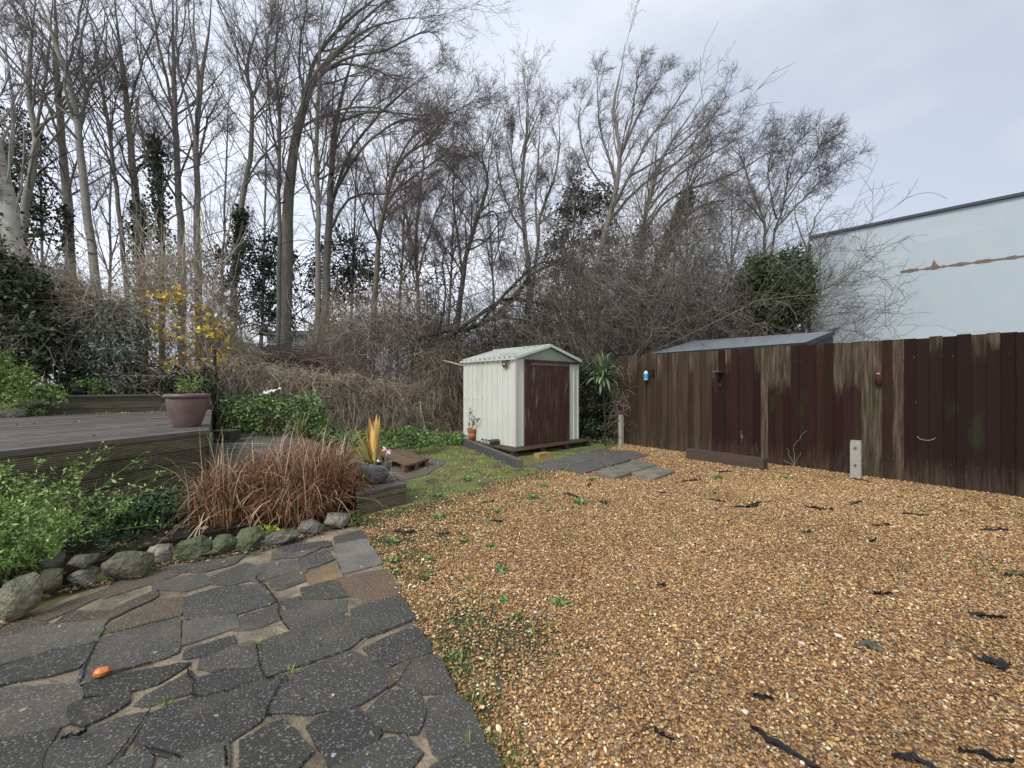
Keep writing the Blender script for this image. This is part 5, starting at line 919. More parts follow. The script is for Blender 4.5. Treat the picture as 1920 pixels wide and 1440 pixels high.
# overgrown wire fence
wf = thing('wire_fence', 'sagging wire fence buried under brown dry climbers, from the shed to the black post', 'fence', [-3.5, 10.6, 0])
w0_, w1_ = np.array([-1.2, 11.9]), np.array([-6.5, 9.5]); mb = MB()
FP = [(405, 690), (450, 672), (505, 690), (560, 700), (640, 702), (700, 716), (760, 722), (810, 716), (872, 720), (872, 812), (700, 808), (560, 792), (410, 786)]
def onw(c):  # depth of the fence line at a column
    kk = (c-960)/F; dv = w1_-w0_; s = (kk*w0_[1]-w0_[0])/(dv[0]-kk*dv[1]); return w0_[1]+dv[1]*s
def wstr(mb, n_, L, cols, r, wob, bw, zfr=None, d0=None):
    pl_ = np.array(FP, float); c_ = rng.uniform(pl_.min(0), pl_.max(0), (n_*2, 2)); c_ = c_[inpoly(c_[:, 0], c_[:, 1], FP)][:n_]; n_ = len(c_)
    Y = np.array([onw(x) for x in c_[:, 0]])+rng.normal(0, .13, n_); p = np.c_[(c_[:, 0]-960)/F*Y, Y, np.maximum(EYE-(c_[:, 1]-720)/F*Y, .03)]
    A, RA = grow(p, rng.normal(0, 1, (n_, 3))+(np.array(d0) if d0 is not None else 0), L*rng.uniform(.4, 1.4, n_), r*rng.uniform(.6, 1.5, n_), np.full(n_, r*.4), 7, wob, (0, 0, -1), bw); A[:, :, 2] = np.maximum(A[:, :, 2], .01); mb.tube(A, RA, 3, pick(cols, n_)); return p
wstr(mb, 16000, .45, [tuple(np.array(q)*1.2) for q in TAN]+[(.30, .21, .14)], .0034, .35, .12); wstr(mb, 1500, 1.0, TAN, .005, .2, .35); mb.build('dry_climber', M['twig'], wf)
mb = MB(); pz = wstr(MB(), 5200, .1, TAN, .004, .3, .1); mb.leaf(pz, rng.uniform(.03, .07, len(pz)), pick([(.06, .05, .03), (.10, .075, .045), (.045, .05, .02)], len(pz)), asp=.6); mb.build('dry_leaves', M['dryleaf'], wf)
mb = MB()
for k in range(9):
    z_ = .15+k*.14; a, b = np.array([*w0_, z_]), np.array([*w1_, z_+.1]); mb.tube([a, (a+b)/2-np.array([0, 0, .03]), b], [.002]*3, 4, (.15, .15, .15))
mb.build('wires', M['twig'], wf)
for x in (627, 775):
    Y = onw(x); mb = MB(); q = P(x, 0, Y); mb.tube([[q[0], Y-.1, 0], [q[0], Y-.1, EYE+(720-(672 if x < 700 else 700))/F*Y]], [.022, .02], 6, (.035, .03, .025), cap=True); mb.build('post', M['twig'], wf)
q = G(402, 790); Y = 8.93; mb = MB(); X = (402.5-960)/F*Y; mb.tube([[X, Y, 0], [X, Y, EYE+(720-655)/F*Y]], [.036, .034], 8, (.018, .018, .018), cap=True); tag(mb.build('black_post', M['twig']), 'slim black post standing at the back corner of the raised deck', 'post')
mb = MB(); strands(mb, [(380, 600), (470, 630), (490, 690), (440, 790), (405, 790), (380, 700)], 9.7, 10.6, 3000, .6, TAN, .004, .3); tag(mb.build('dead_bramble', M['twig']), 'pale dry bramble clump tangled around the black post', 'bramble')
mb = MB(); strands(mb, [(440, 640), (520, 650), (610, 680), (660, 700), (650, 722), (560, 718), (470, 690)], 10.8, 12.2, 1500, 1.5, [(.13, .085, .07), (.17, .12, .10), (.10, .07, .06)], .009, .07, (0, 0, -1), .02, d0=(2.6, 0, -.7), dsp=.5); strands(mb, [(440, 650), (660, 690), (650, 722), (470, 700)], 11.2, 12.4, 1500, .9, BRN, .006, .2)
tag(mb.build('brush_pile', M['twig']), 'heap of cut reddish brown branches behind the wire fence', 'brush pile')
HP = [(545, 730), (560, 670), (620, 620), (680, 590), (760, 585), (820, 640), (860, 700), (868, 735)]
mb = MB(); strands(mb, HP, 12.2, 13.6, 5200, 1.1, [(.31, .265, .225), (.40, .345, .295), (.20, .17, .145), (.26, .21, .18), (.50, .44, .375)], .0048, .16, (0, 0, -1), .22, d0=(0, 0, .4)); strands(mb, [(590, 600), (800, 560), (850, 660), (570, 680)], 12.2, 13.8, 1300, 1.3, TAN+BRN, .006, .2, (.2, 0, 1), .1, d0=(0, 0, 1)); mb2 = MB(); foliage(mb2, HP, 12.2, 13.6, 1100, .05, [(.12, .13, .04), (.2, .17, .05), (.05, .055, .03)], 60, .2)
plant('bramble_mound', 'tall mound of drooping brown brambles left of the metal shed', 'bramble', [-4.2, 12.6, 0], [('stems', mb, M['twig']), ('leaves', mb2, M['leaf'])])
mb = MB(); strands(mb, [(790, 660), (860, 640), (880, 720), (800, 730)], 11.2, 12.2, 1300, .8, TAN+BRN, .0045, .2, (0, 0, -1), .2); mb2 = MB(); foliage(mb2, [(760, 640), (870, 640), (875, 720), (780, 730)], 11.3, 12.4, 1500, .06, [(.07, .10, .03), (.14, .15, .04), (.03, .04, .02)], 60, .2)
plant('leafy_bramble', 'bramble with yellow green leaves against the back corner of the shed', 'bramble', [-2.2, 11.8, 0], [('stems', mb, M['twig']), ('leaves', mb2, M['leaf'])])
# green patches
mb = MB(); foliage(mb, [(408, 800), (425, 742), (470, 735), (520, 745), (590, 742), (610, 790), (560, 805), (410, 812)], 8.5, 9.6, 4800, .065, GRN+[(.20, .28, .09), (.05, .08, .03)], 170, .15, .6, up=.1); tag(mb.build('nettle_patch', M['leaf']), 'leafy green nettles in front of the dry wire fence', 'plant')
mb = MB(); foliage(mb, [(580, 800), (700, 812), (760, 800), (870, 815), (866, 832), (800, 838), (700, 842), (600, 830)], 7.6, 9.8, 5200, .06, GRN, 200, .10, .6, up=.1, flat=.6); tag(mb.build('low_weeds', M['leaf']), 'low green weeds along the foot of the wire fence near the shed', 'plant')
mb = MB(); c = G(600, 835)*np.array([1, 1, 0])+np.array([0, 0, .02]); straps(mb, c, 500, .55, .008, pick([(.14, .22, .04), (.10, .16, .04)], 500), 1.3, .8, base_r=.35); tag(mb.build('green_grass_tuft', M['leaf']), 'soft bright green grass mound behind the brown grass', 'grass tuft')
mb = MB(); c = G(560, 822, ZL); straps(mb, c, 14, .42, .05, (.22, .25, .08), .3, .4); tag(mb.build('iris_plant', M['leaf']), 'upright broad pale green leaves behind the brown grass', 'plant')
mb = MB(); foliage(mb, [(455, 680), (500, 672), (560, 690), (540, 708), (470, 706)], 10.6, 11.2, 900, .09, [(.09, .17, .07), (.07, .13, .05)], 40, .12, .6); tag(mb.build('fern_clump', M['leaf']), 'small fresh green plant below the brush pile', 'plant')
q = P(507, 734, 9.4); mb = MB(); g = rng.normal(0, .012, (5, 9)); V = []; 
for i in range(5):
    for j in range(9): V.append((q[0]+(j-4)*.055, q[1]+(i-2)*.03+g[i, j], q[2]+g[i, j]*2+(j-4)*.012+(i-2)*.018))
mb.add(V, [[i*9+j, i*9+j+1, (i+1)*9+j+1, (i+1)*9+j] for i in range(4) for j in range(8) if rng.uniform() > .12]); tag(mb.build('plastic_bag', mat('white_litter', (.75, .75, .75), rough=.5)), 'crumpled white plastic litter caught on the nettles', 'litter')
# dark shrubs behind the trees
for (poly, Y0, Y1, n_, lab, cl) in (([(385, 470), (470, 440), (530, 430), (560, 500), (575, 610), (480, 630), (390, 610)], 15, 17, 12000, 'cloud of dark ivy leaves behind the slim curving trunk', 90), ([(575, 470), (620, 440), (660, 430), (690, 480), (700, 540), (650, 620), (590, 630)], 15.5, 17.5, 7000, 'sparse dark evergreen behind the close pair of trunks', 80),
    ([(0, 210), (50, 200), (80, 260), (85, 440), (40, 480), (-40, 480), (-40, 250)], 12.8, 14, 8000, 'dark ivy clump behind the thick scarred trunk', 70), ([(690, 480), (760, 460), (850, 500), (880, 620), (780, 640), (700, 620)], 15, 17, 2500, 'thin dark evergreen left of the dark crooked tree', 50),
    ([(1068, 330), (1105, 325), (1140, 350), (1165, 450), (1150, 560), (1020, 600), (1010, 520), (1040, 430)], 14.8, 16, 13000, 'tall ivy covered column at the foot of the fan crowned tree', 80)):
    mb = MB(); foliage(mb, poly, Y0, Y1, int(n_*.55), .10, DG, int(cl*1.3), .36, .75); mb2 = MB(); strands(mb2, poly, Y0, Y1, 160, 2.4, [(.06, .05, .045)], .018, .1, (0, 0, -1), .2); plant('evergreen_shrub', lab, 'shrub', np.array([mb.v[0][:, 0].mean(), Y0, 0]), [('leaves', mb, M['leaf']), ('branches', mb2, M['twig'])])
# round evergreen
mb = MB(); C0 = P(1453, 547, 10.05); n_ = 15000; cl = nrm(rng.normal(0, 1, (170, 3)))*rng.uniform(.35, 1.0, (170, 1))**.5*np.array([.86, .86, .97]); i = rng.integers(0, 170, n_); p = C0+cl[i]+nrm(rng.normal(0, 1, (n_, 3)))*rng.uniform(.05, .24, (n_, 1)); mb.leaf(p, .085*rng.uniform(.6, 1.3, n_), pick([(.042, .072, .026), (.058, .098, .032), (.028, .048, .020), (.085, .125, .042)], n_)*rng.uniform(.7, 1.35, 170)[i][:, None], asp=.5, up=-.2)
v = IV*np.array([.56, .56, .66])*(1+.12*np.sin(IV@np.array([5., 3, 4]))[:, None])+C0; mb3 = MB(); mb3.add(v, tris=IF, col=(.016, .024, .012)); mb2 = MB(); q0 = C0-np.array([0, 0, 1.0]); mb2.tube([[q0[0], q0[1], 0], [q0[0]+.05, q0[1], 1.2], q0, C0], [.09, .07, .06, .03], 8, (.10, .085, .07))  # solid core in a darker green paints the shade deep inside the crown
plant('round_evergreen', 'dense round dark green evergreen beside the white building', 'tree', [C0[0], C0[1], 0], [('leaves', mb, M['leaf']), ('shade_core', mb3, M['leaf']), ('trunk', mb2, M['bark'])])
# thicket right of and behind the shed
def thicket(lab, xr, Y0, Y1, ytop, n_, cols, wind, leaves=None, name='thicket', lean=.3, r=.011):
    n_ = int(n_*1.7); x = rng.uniform(xr[0], xr[1], n_); Y = rng.uniform(Y0, Y1, n_); b_ = np.c_[(x-960)/F*Y, Y, np.zeros(n_)]
    hgt = EYE+(720-np.interp(x, *ytop))/F*Y; L = hgt*rng.uniform(.55, 1.08, n_)*1.15
    A, RA = grow(b_, np.c_[rng.normal(0, lean, (n_, 2)), np.ones(n_)], L, r*rng.uniform(.6, 1.8, n_), np.full(n_, r*.35), 9, .13, wind, .05)
    mb = MB(); mb.tube(A, RA, 4, pick(cols, n_)*.9)
    p, d, Lk, rk = kids(A, RA, 11, .15, 1, 48, 15, .42, .5); B, RB = grow(p, d, np.clip(Lk, .2, 1.9), np.clip(rk, .0045, .009), np.full(len(p), .0032), 6, .2, wind, .04); mb.tube(B, RB, 3, pick(cols, len(p)))
    p, d, Lk, rk = kids(B, RB, 5, .1, 1, 48, 15, .5, .7); C_, RC = grow(p, d, np.clip(Lk, .12, .9), np.full(len(p), .0040), np.full(len(p), .0024), 4, .22, wind, .04); mb.tube(C_, RC, 3, pick(cols, len(p)))
    rt = thing(name, lab, 'thicket', [b_[:, 0].mean(), b_[:, 1].mean(), 0]); mb.build('stems', M['twig'], rt)
    if leaves: m2 = MB(); foliage(m2, *leaves); m2.build('leaves', M['leaf'], rt)
GB = [(.16, .14, .11), (.20, .175, .14), (.11, .095, .075), (.27, .24, .20)]
thicket('dark tangled thicket behind the left half of the shed roof', (790, 960), 12.2, 14, ([790, 850, 960], [600, 560, 590]), 75, [(.06, .052, .046), (.09, .075, .062)], (.2, 0, .3), ([(800, 600), (960, 610), (1000, 650), (960, 690), (870, 700), (800, 690)], 12.4, 14, 6000, .07, DG+[(.06, .075, .03)], 100, .25))
thicket('brown twiggy thicket directly behind the ridge of the shed', (950, 1110), 11.2, 13.4, ([950, 1050, 1110], [560, 510, 470]), 105, GB+BRN, (.25, 0, .2), ([(960, 600), (1110, 590), (1160, 690), (960, 680)], 11.4, 13.4, 6500, .06, [(.035, .048, .02), (.06, .075, .03), (.09, .07, .04)], 120, .22))
thicket('dense grey thicket behind the spiky plant and the left end of the fence', (1100, 1280), 10.8, 13, ([1100, 1180, 1280], [450, 400, 430]), 130, GB, (.3, 0, .1), ([(1110, 560), (1280, 560), (1280, 680), (1110, 690)], 11.2, 13, 5500, .055, [(.035, .045, .02), (.07, .07, .04)], 110, .22))
thicket('dense grey thicket behind the felt roofed shed', (1280, 1440), 10.6, 12.6, ([1280, 1360, 1440], [440, 460, 560]), 115, GB, (.3, 0, .05), ([(1280, 580), (1440, 580), (1440, 660), (1280, 670)], 11, 12.6, 3500, .055, [(.035, .045, .02), (.07, .07, .04)], 90, .22))
thicket('low grey thicket under the round evergreen', (1410, 1490), 10.2, 11.2, ([1410, 1490], [610, 610]), 34, GB, (.2, 0, 0), ([(1400, 600), (1515, 580), (1515, 650), (1400, 650)], 10.3, 11.2, 2500, .055, DG, 60, .2))
mb = MB(); strands(mb, [(1080, 480), (1300, 430), (1400, 560), (1420, 650), (1300, 650), (1100, 640)], 10.2, 11.2, 650, 1.3, [(.26, .245, .225), (.33, .315, .29), (.17, .155, .14)], .0062, .18, (0, 0, -1), .12, d0=(1.2, 0, .3), dsp=.7, k=9); tag(mb.build('bleached_branches', M['twig']), 'pale bleached dead branches sweeping down over the thicket', 'dead branches')
# hedge and spiky plant right of the shed
mb = MB(); foliage(mb, [(1088, 690), (1120, 680), (1165, 690), (1172, 790), (1160, 838), (1090, 835)], 9.3, 10.6, 10000, .06, DG+[(.05, .065, .03)], 130, .2, .7); mb2 = MB(); strands(mb2, [(1150, 690), (1180, 680), (1175, 820), (1150, 800)], 8.9, 9.3, 420, .4, TAN, .0035, .3); foliage(mb, [(1085, 820), (1165, 820), (1160, 842), (1090, 838)], 9.2, 9.8, 900, .05, GRN+BRN, 40, .1)
plant('hedge', 'dark leafy hedge filling the gap between the shed and the fence', 'hedge', [2.0, 9.9, 0], [('leaves', mb, M['leaf']), ('dry_stems', mb2, M['twig'])])
ec = P(1130, 705, 8.75); mb = MB(); straps(mb, ec, 75, .42, .045, pick([(.18, .28, .10), (.24, .35, .13), (.13, .20, .09)], 75), .9, .75, base_r=.03); straps(mb, ec-np.array([0, 0, .06]), 50, .52, .05, pick([(.14, .19, .11), (.10, .15, .09)], 50), 1.9, 1.25, base_r=.03); straps(mb, ec, 30, .25, .03, (.22, .32, .09), .5, .45); mb2 = MB(); mb2.tube([[ec[0]+.08, ec[1]+.1, 0], [ec[0]+.05, ec[1]+.05, .8], ec], [.022, .02, .02], 7, (.04, .038, .028))
plant('spiky_plant', 'large rosette of long green spiky leaves between the shed and the fence', 'plant', [ec[0]+.08, ec[1]+.1, 0], [('leaves', mb, M['leaf']), ('stem', mb2, M['twig'])])
# pole and plank leaning on the brambles
a, b = P(792, 628, 12.0), P(895, 665, 10.9); mb = MB(); mb.tube([a, (a+b)/2-np.array([0, 0, .06]), b], [.022, .02, .018], 6, (.09, .08, .06), cap=True); tag(mb.build('leaning_pole', M['twig']), 'thin dark pole sloping down to the shed roof from the brambles', 'pole')
a, b = P(833, 676, 10.6), P(872, 686, 9.9); mb = MB(); mb.bar(a, b, .12, .02, col=(.38, .34, .26)); tag(mb.build('loose_plank', M['twig']), 'short pale plank poking out from behind the back corner of the shed', 'plank')
# left weeds, containers, rocks on the bank
mb = MB(); foliage(mb, [(-60, 660), (40, 665), (90, 720), (140, 745), (90, 765), (60, 800), (-60, 830)], 6.9, 8.4, 9000, .06, [(.12, .20, .045), (.16, .26, .06), (.08, .13, .035), (.20, .27, .07)], 150, .16, .5, up=.2); tag(mb.build('leafy_weeds', M['leaf']), 'bright green leafy weeds at the left edge behind the deck', 'plant')
mb = MB(); foliage(mb, [(130, 715), (190, 712), (200, 745), (130, 748)], 8.0, 8.5, 900, .05, GRN, 40, .1); tag(mb.build('leafy_weeds', M['leaf']), 'small patch of green weeds behind the two black tubs', 'plant')
for x, lab in ((105, 'black plastic tub left of its twin on the back wall of the deck'), (150, 'black plastic tub right of its twin on the back wall of the deck')):
    c = P(x, 746, 8.0); c[2] = 1.09; rt = thing('black_tub', lab, 'tub', c, 'two black tubs'); mb = MB(); mb.lathe(c, [(.001, 0), (.10, 0), (.125, .15), (.118, .15), (.10, .03)], 20, (.012, .012, .013)); mb.build('body', M['leaf'], rt, smooth=True); mb = MB(); mb.lathe(c, [(.124, .14), (.135, .14), (.135, .158), (.118, .158)], 20, (.015, .015, .016)); mb.build('rim', M['leaf'], rt)
for (x, y, Y_, w, h, c_, lab) in ((60, 757, 7.2, .42, .16, (.20, .18, .12), 'flat tan rock at the left end of the back deck wall'), (25, 775, 6.9, .35, .2, (.12, .13, .08), 'mossy rock among the green weeds left of the deck'), (130, 745, 8.3, .2, .12, (.13, .12, .10), 'small grey rock between the two black tubs')):
    c = P(x, y, Y_); o = rock(c, (w, w*.7, h), .4, c_, 'rock'); tag(o, lab, 'rock')

# ------------------------------------------------------------------ foreground planting
# brown ornamental grass
mb = MB(); n_ = 9500; b0, b1 = np.array([-2.95, 4.05]), np.array([-1.62, 4.35]); t = rng.uniform(0, 1, n_); bx = (b0*(1-t[:, None])+b1*t[:, None])+np.c_[rng.normal(0, .10, n_), rng.uniform(-.25, .75, n_)]
tus = np.array([[-2.75, 4.0], [-2.6, 4.4], [-2.35, 4.2], [-2.15, 4.6], [-1.98, 4.25], [-1.82, 4.35], [-2.45, 4.75], [-1.95, 4.7], [-2.2, 4.1], [-2.02, 4.0], [-2.6, 3.85]]); i = rng.integers(0, len(tus), n_); bx = tus[i]+rng.normal(0, .105, (n_, 2))
cols = pick([(.20, .082, .040), (.24, .105, .05), (.14, .055, .03), (.31, .17, .09), (.22, .095, .045), (.24, .11, .055), (.44, .30, .17)], n_); straps(mb, np.c_[bx, np.full(n_, .07)], n_, .49*np.array([.85, 1.0, .95, 1.1, 1.0, .85, 1.05, 1.0, .9, .75, .7])[i], .0075, cols, 2.1, .42, k=7, base_r=.02, ljit=.4)
straps(mb, np.c_[tus[rng.integers(0, len(tus), 420)], np.full(420, .08)]+rng.normal(0, .1, (420, 3))*np.array([1, 1, 0]), 420, .8, .006, pick([(.5, .40, .27), (.4, .3, .2)], 420), 2.0, .6, k=8)
straps(mb, np.c_[tus[rng.integers(0, len(tus), 1200)], np.full(1200, .07)]+rng.normal(0, .12, (1200, 3))*np.array([1, 1, 0]), 1200, .3, .006, pick([(.14, .17, .05), (.3, .25, .1)], 1200), 1.2, .5)
tag(mb.build('ornamental_grass', M['dryleaf']), 'wide clump of reddish brown dried grass behind the border stones', 'ornamental grass')
# feathery green shrub at the left
def shrub(base_list, n_, L, lab, name, cols, leafn, ls, wind, bw=.05, wob=.09):
    bl_ = np.array(base_list); b_ = bl_[rng.integers(0, len(bl_), n_)]+rng.normal(0, .07, (n_, 3))*np.array([1, 1, 0]); d = np.c_[rng.normal(.12, .42, n_), rng.normal(-.1, .42, n_), np.ones(n_)*.8]
    A, RA = grow(b_, d, L*rng.uniform(.5, 1.15, n_), np.full(n_, .0045), np.full(n_, .0012), 10, wob, wind, bw); mb = MB(); mb.tube(A, RA, 4, pick([(.16, .20, .07), (.12, .15, .05)], n_))
    p, dd3, Lk, rk = kids(A, RA, 9, .2, 1, 42, 12, .28, .6); B, RB = grow(p, dd3, np.clip(Lk, .05, .3), np.full(len(p), .0018), np.full(len(p), .0008), 5, .12, (0, 0, 1), .05); mb.tube(B, RB, 3, pick([(.15, .21, .06)], len(p)))
    i = rng.integers(0, len(B), len(B)*leafn); t = rng.uniform(.1, 1, len(i))*5; j = np.minimum(t.astype(int), 4); f_ = (t-j)[:, None]; C_ = B[i, j]*(1-f_)+B[i, j+1]*f_; m2 = MB(); m2.leaf(C_, ls*rng.uniform(.5, 1.3, len(i)), pick(cols, len(i)), asp=.38, up=.3, bend=.1)
    i = rng.integers(0, n_, n_*14); t = rng.uniform(.1, 1, len(i))*10; j = np.minimum(t.astype(int), 9); f_ = (t-j)[:, None]; m2.leaf(A[i, j]*(1-f_)+A[i, j+1]*f_, ls*1.1*rng.uniform(.6, 1.3, len(i)), pick(cols, len(i)), asp=.42, up=.2, bend=.1)
    return plant(name, lab, 'shrub', bl_.mean(0), [('stems', mb, M['twig']), ('leaves', m2, M['leaf'])])
LG_ = [(.24, .38, .09), (.19, .31, .07), (.31, .44, .14), (.13, .21, .05), (.40, .50, .21)]
shrub([(-3.75, 3.05, .08), (-3.9, 3.25, .08), (-3.55, 2.95, .08), (-3.35, 2.75, .08), (-3.6, 2.6, .08), (-3.25, 2.5, .08), (-3.2, 2.3, .08), (-3.5, 2.45, .08), (-3.05, 2.6, .08)], 210, .54, 'feathery light green shrub spilling over the border stones at the left', 'feathery_shrub', LG_, 10, .030, (.25, 0, .3))
shrub([(-3.5, 3.1, .08), (-3.3, 3.0, .08)], 16, .85, 'long thin green shoots reaching right in front of the ribbed deck side', 'green_shoots', LG_, 3, .036, (.9, 0, .25), .10)
mb = MB(); c = G(212, 1000, .08); straps(mb, c, 46, .28, .016, pick([(.10, .17, .04), (.16, .23, .07)], 46), 1.1, .5, base_r=.04); tag(mb.build('strappy_plant', M['leaf']), 'tuft of narrow arching green leaves above the longest dark border stone', 'plant')
def groundcover(px0, n_, rad, size, cols, lab, name='ground_plant', h=.12, asp=.7, cat='plant', z=.075, group=None, clumps=12):
    c = G(*px0, z); cc = c+np.c_[rng.normal(0, rad*.5, (clumps, 2)), rng.uniform(.01, h, clumps)]; i = rng.integers(0, clumps, n_); p = cc[i]+rng.normal(0, rad*.18, (n_, 3)); p[:, 2] = np.maximum(p[:, 2], z+.004)
    mb = MB(); mb.leaf(p, size*rng.uniform(.6, 1.3, n_), pick(cols, n_), asp=asp, up=.6, bend=.1); return tag(mb.build(name, M['leaf']), lab, cat, group)
groundcover((275, 985), 2300, .42, .042, [(.04, .085, .03), (.055, .11, .04), (.03, .06, .022)], 'low dark green leafy plant between the strappy tuft and the brown grass', clumps=30)
groundcover((345, 960), 700, .22, .04, [(.05, .10, .035), (.09, .15, .05)], 'green weeds at the foot of the ribbed deck side', clumps=20, h=.25)
groundcover((508, 1000), 90, .07, .035, [(.42, .45, .06), (.30, .36, .06)], 'small yellow green leaved weed on the long low grey border stone', h=.05, clumps=8)
groundcover((665, 985), 260, .08, .03, [(.14, .17, .04), (.10, .13, .03)], 'mossy tuft at the right end of the border stones', h=.10, clumps=12, z=.03)
mb = MB(); c = G(395, 1020, .10); mb.leaf(c+rng.normal(0, .012, (9, 3)), .03, (.8, .8, .78), asp=.8); tag(mb.build('white_flower', M['leaf']), 'tiny white flower beside the narrow mossy border stone', 'flower')

# ------------------------------------------------------------------ things lying on the gravel and the patio
MEM = 'torn scraps of black ground membrane'
memb = mat('membrane', (.012, .012, .014), rough=.65, nscale=30, namt=.5, col2=(.03, .03, .032))
def scrap(x, y, L, w, ang_, lab, gr=MEM, zz=None):
    L *= .68; w *= .72
    c = G(x, y, .016); zz = rz(c)+.0125 if zz is None else zz; m_ = 9; a = math.radians(ang_); d_ = np.array([math.cos(a), math.sin(a)]); n2 = np.array([-d_[1], d_[0]]); V = []; wob_ = np.cumsum(rng.normal(0, .12, m_))*w*2
    for i in range(m_):
        t = i/(m_-1); ww_ = w*(math.sin(math.pi*min(max(t, .05), .95))**.6)*rng.uniform(.4, 1.3)
        for s in (-1, -.3, .35, 1): q = c[:2]+d_*(t-.5)*L+n2*(s*ww_/2+wob_[i]); V.append((q[0], q[1], zz+abs(rng.normal(0, .008))+(.014 if abs(s) == 1 else 0)*rng.uniform(0, 1)))
    mb = MB(); mb.add(V, [[i*4+j, (i+1)*4+j, (i+1)*4+j+1, i*4+j+1] for i in range(m_-1) for j in range(3)]); return tag(mb.build('membrane_scrap', memb), lab, 'membrane scrap', gr)
for x, y, L, w, an in ((1352, 884, .35, .07, 30), (1292, 899, .40, .07, 25), (1278, 906, .25, .03, 10), (1108, 912, .28, .05, 60), (1072, 930, .30, .06, -30), (1130, 943, .16, .05, -20), (1345, 940, .25, .06, -35), (1385, 951, .30, .09, 10), (1532, 955, .34, .07, -15), (1597, 944, .35, .06, 45), (1650, 987, .25, .04, 0), (1716, 969, .3, .05, -20), (1862, 996, .35, .05, 0), (1655, 1121, .12, .06, -45), (1852, 1162, .22, .045, -35), (1642, 1018, .16, .04, 30), (1430, 1311, .11, .035, -30), (930, 978, .18, .05, 10), (760, 1003, .28, .07, -5), (832, 1005, .14, .05, 10), (1245, 1381, .10, .02, -15), (1240, 1100, .08, .04, 0), (915, 943, .22, .03, 40), (1905, 1080, .3, .05, 10), (1720, 1440, .2, .03, -30), (1850, 1425, .22, .025, -20), (1240, 925, .18, .04, 20), (1515, 1000, .18, .03, 0), (960, 1040, .05, .03, 0)):
    scrap(x, y, L, w, an, 'small torn scrap of black membrane poking out of the gravel')
scrap(140, 1392, .10, .025, 35, 'black shred of membrane lying on the patio stones at the lower left', None, .043)
scrap(1425, 948, .62, .14, 15, 'widest black membrane scrap, in the middle of the far gravel')
scrap(1478, 1408, .36, .03, -50, 'long narrow black membrane strip at the bottom edge of the photo')
o = scrap(1857, 1244, .15, .13, 0, 'round grey black membrane scrap at the right edge of the gravel')
scrap(1615, 903, .3, .08, -60, 'black membrane strip at the foot of the concrete post with bolts')
for x, y, s, lab in ((1503, 1210, .026, 'square white stone chip on the gravel'), (1572, 1195, .030, 'thin oval white stone chip on the gravel'), (1396, 1337, .022, 'triangular white stone chip on the gravel')):
    c = G(x, y, .02); c[2] += rz(c); o = rock(c, (s*1.1, s, .012), rng.uniform(0, 3), (.70, .62, .52), 'stone_chip', .5, 5, matn=M['twig']); tag(o, lab, 'stone chip', 'pale chips on the gravel')
c = G(1630, 1217, .01); c[2] += rz(c); gl_ = thing('grey_lumps', 'cluster of small grey lumps on the gravel at the lower right', 'lumps', c)
for k in range(7): q = c+np.array([*rng.normal(0, .022, 2), .012]); rock(q, (.035, .025, .024), rng.uniform(0, 3), (.13, .12, .10), 'lump', .9, 3, root=gl_)
for k, (x, y, r_) in enumerate(((870, 1020, .06), (915, 984, .05), (942, 1070, .065), (945, 1126, .05), (1050, 1132, .055), (805, 1052, .05), (917, 1028, .05), (1085, 945, .09), (1345, 897, .09), (1475, 897, .08), (930, 962, .06), (1020, 915, .07), (795, 1085, .05), (740, 1055, .06), (735, 1020, .07), (1000, 935, .08), (1430, 1126, .02), (1340, 926, .05), (1690, 935, .05), (850, 1235, .05), (965, 1160, .05), (820, 975, .07), (1132, 870, .07), (1060, 882, .05), (1110, 902, .06), (880, 1085, .035), (875, 900, .09), (820, 935, .08))):
    c = G(x, y, .012); c[2] += rz(c); mb = MB(); n_ = 22; az = rng.uniform(0, 6.28, n_); D = np.c_[np.cos(az), np.sin(az), rng.uniform(.1, .9, n_)]; mb.leaf(np.tile(c, (n_, 1))+rng.normal(0, r_*.25, (n_, 3))*np.array([1, 1, .1]), r_*rng.uniform(.5, 1.0, n_), pick([(.14, .23, .08), (.19, .30, .11), (.10, .16, .05)], n_), asp=.5, D=D, bend=.12)
    tag(mb.build('gravel_weed', M['leaf']), 'small green weed rosette growing up through the gravel', 'weed', 'weeds in the gravel')
c = G(190, 1268, .035); o = rock(c+np.array([0, 0, .018]), (.058, .045, .038), .3, (.62, .16, .035), 'orange_peel', .85, 6, matn=mat('orange_skin', (.60, .15, .03), rough=.3, nscale=25, namt=.6, col2=(.75, .35, .10), spec=.6)); tag(o, 'crumpled orange fruit peel lying on the dark patio stones', 'fruit peel')
for (x, y, lab) in ((545, 1268, 'tuft of grass in a patio joint between two big dark stones'), (310, 1325, 'tuft of grass in the patio joint below the orange peel'), (508, 1118, 'thin dry grass tuft in the zigzag patio crack'), (180, 1195, 'tiny green shoot in the patio joint above the orange peel'), (480, 1215, 'small green shoot in a straight patio joint'), (880, 1398, 'mossy grass tuft at the right edge of the patio')):
    mb = MB(); straps(mb, G(x, y, .02), 16, .045, .004, pick([(.25, .33, .10), (.18, .26, .07)], 16), .9, .7, base_r=.012); tag(mb.build('joint_grass', M['leaf']), lab, 'grass tuft', 'grass in the patio joints')
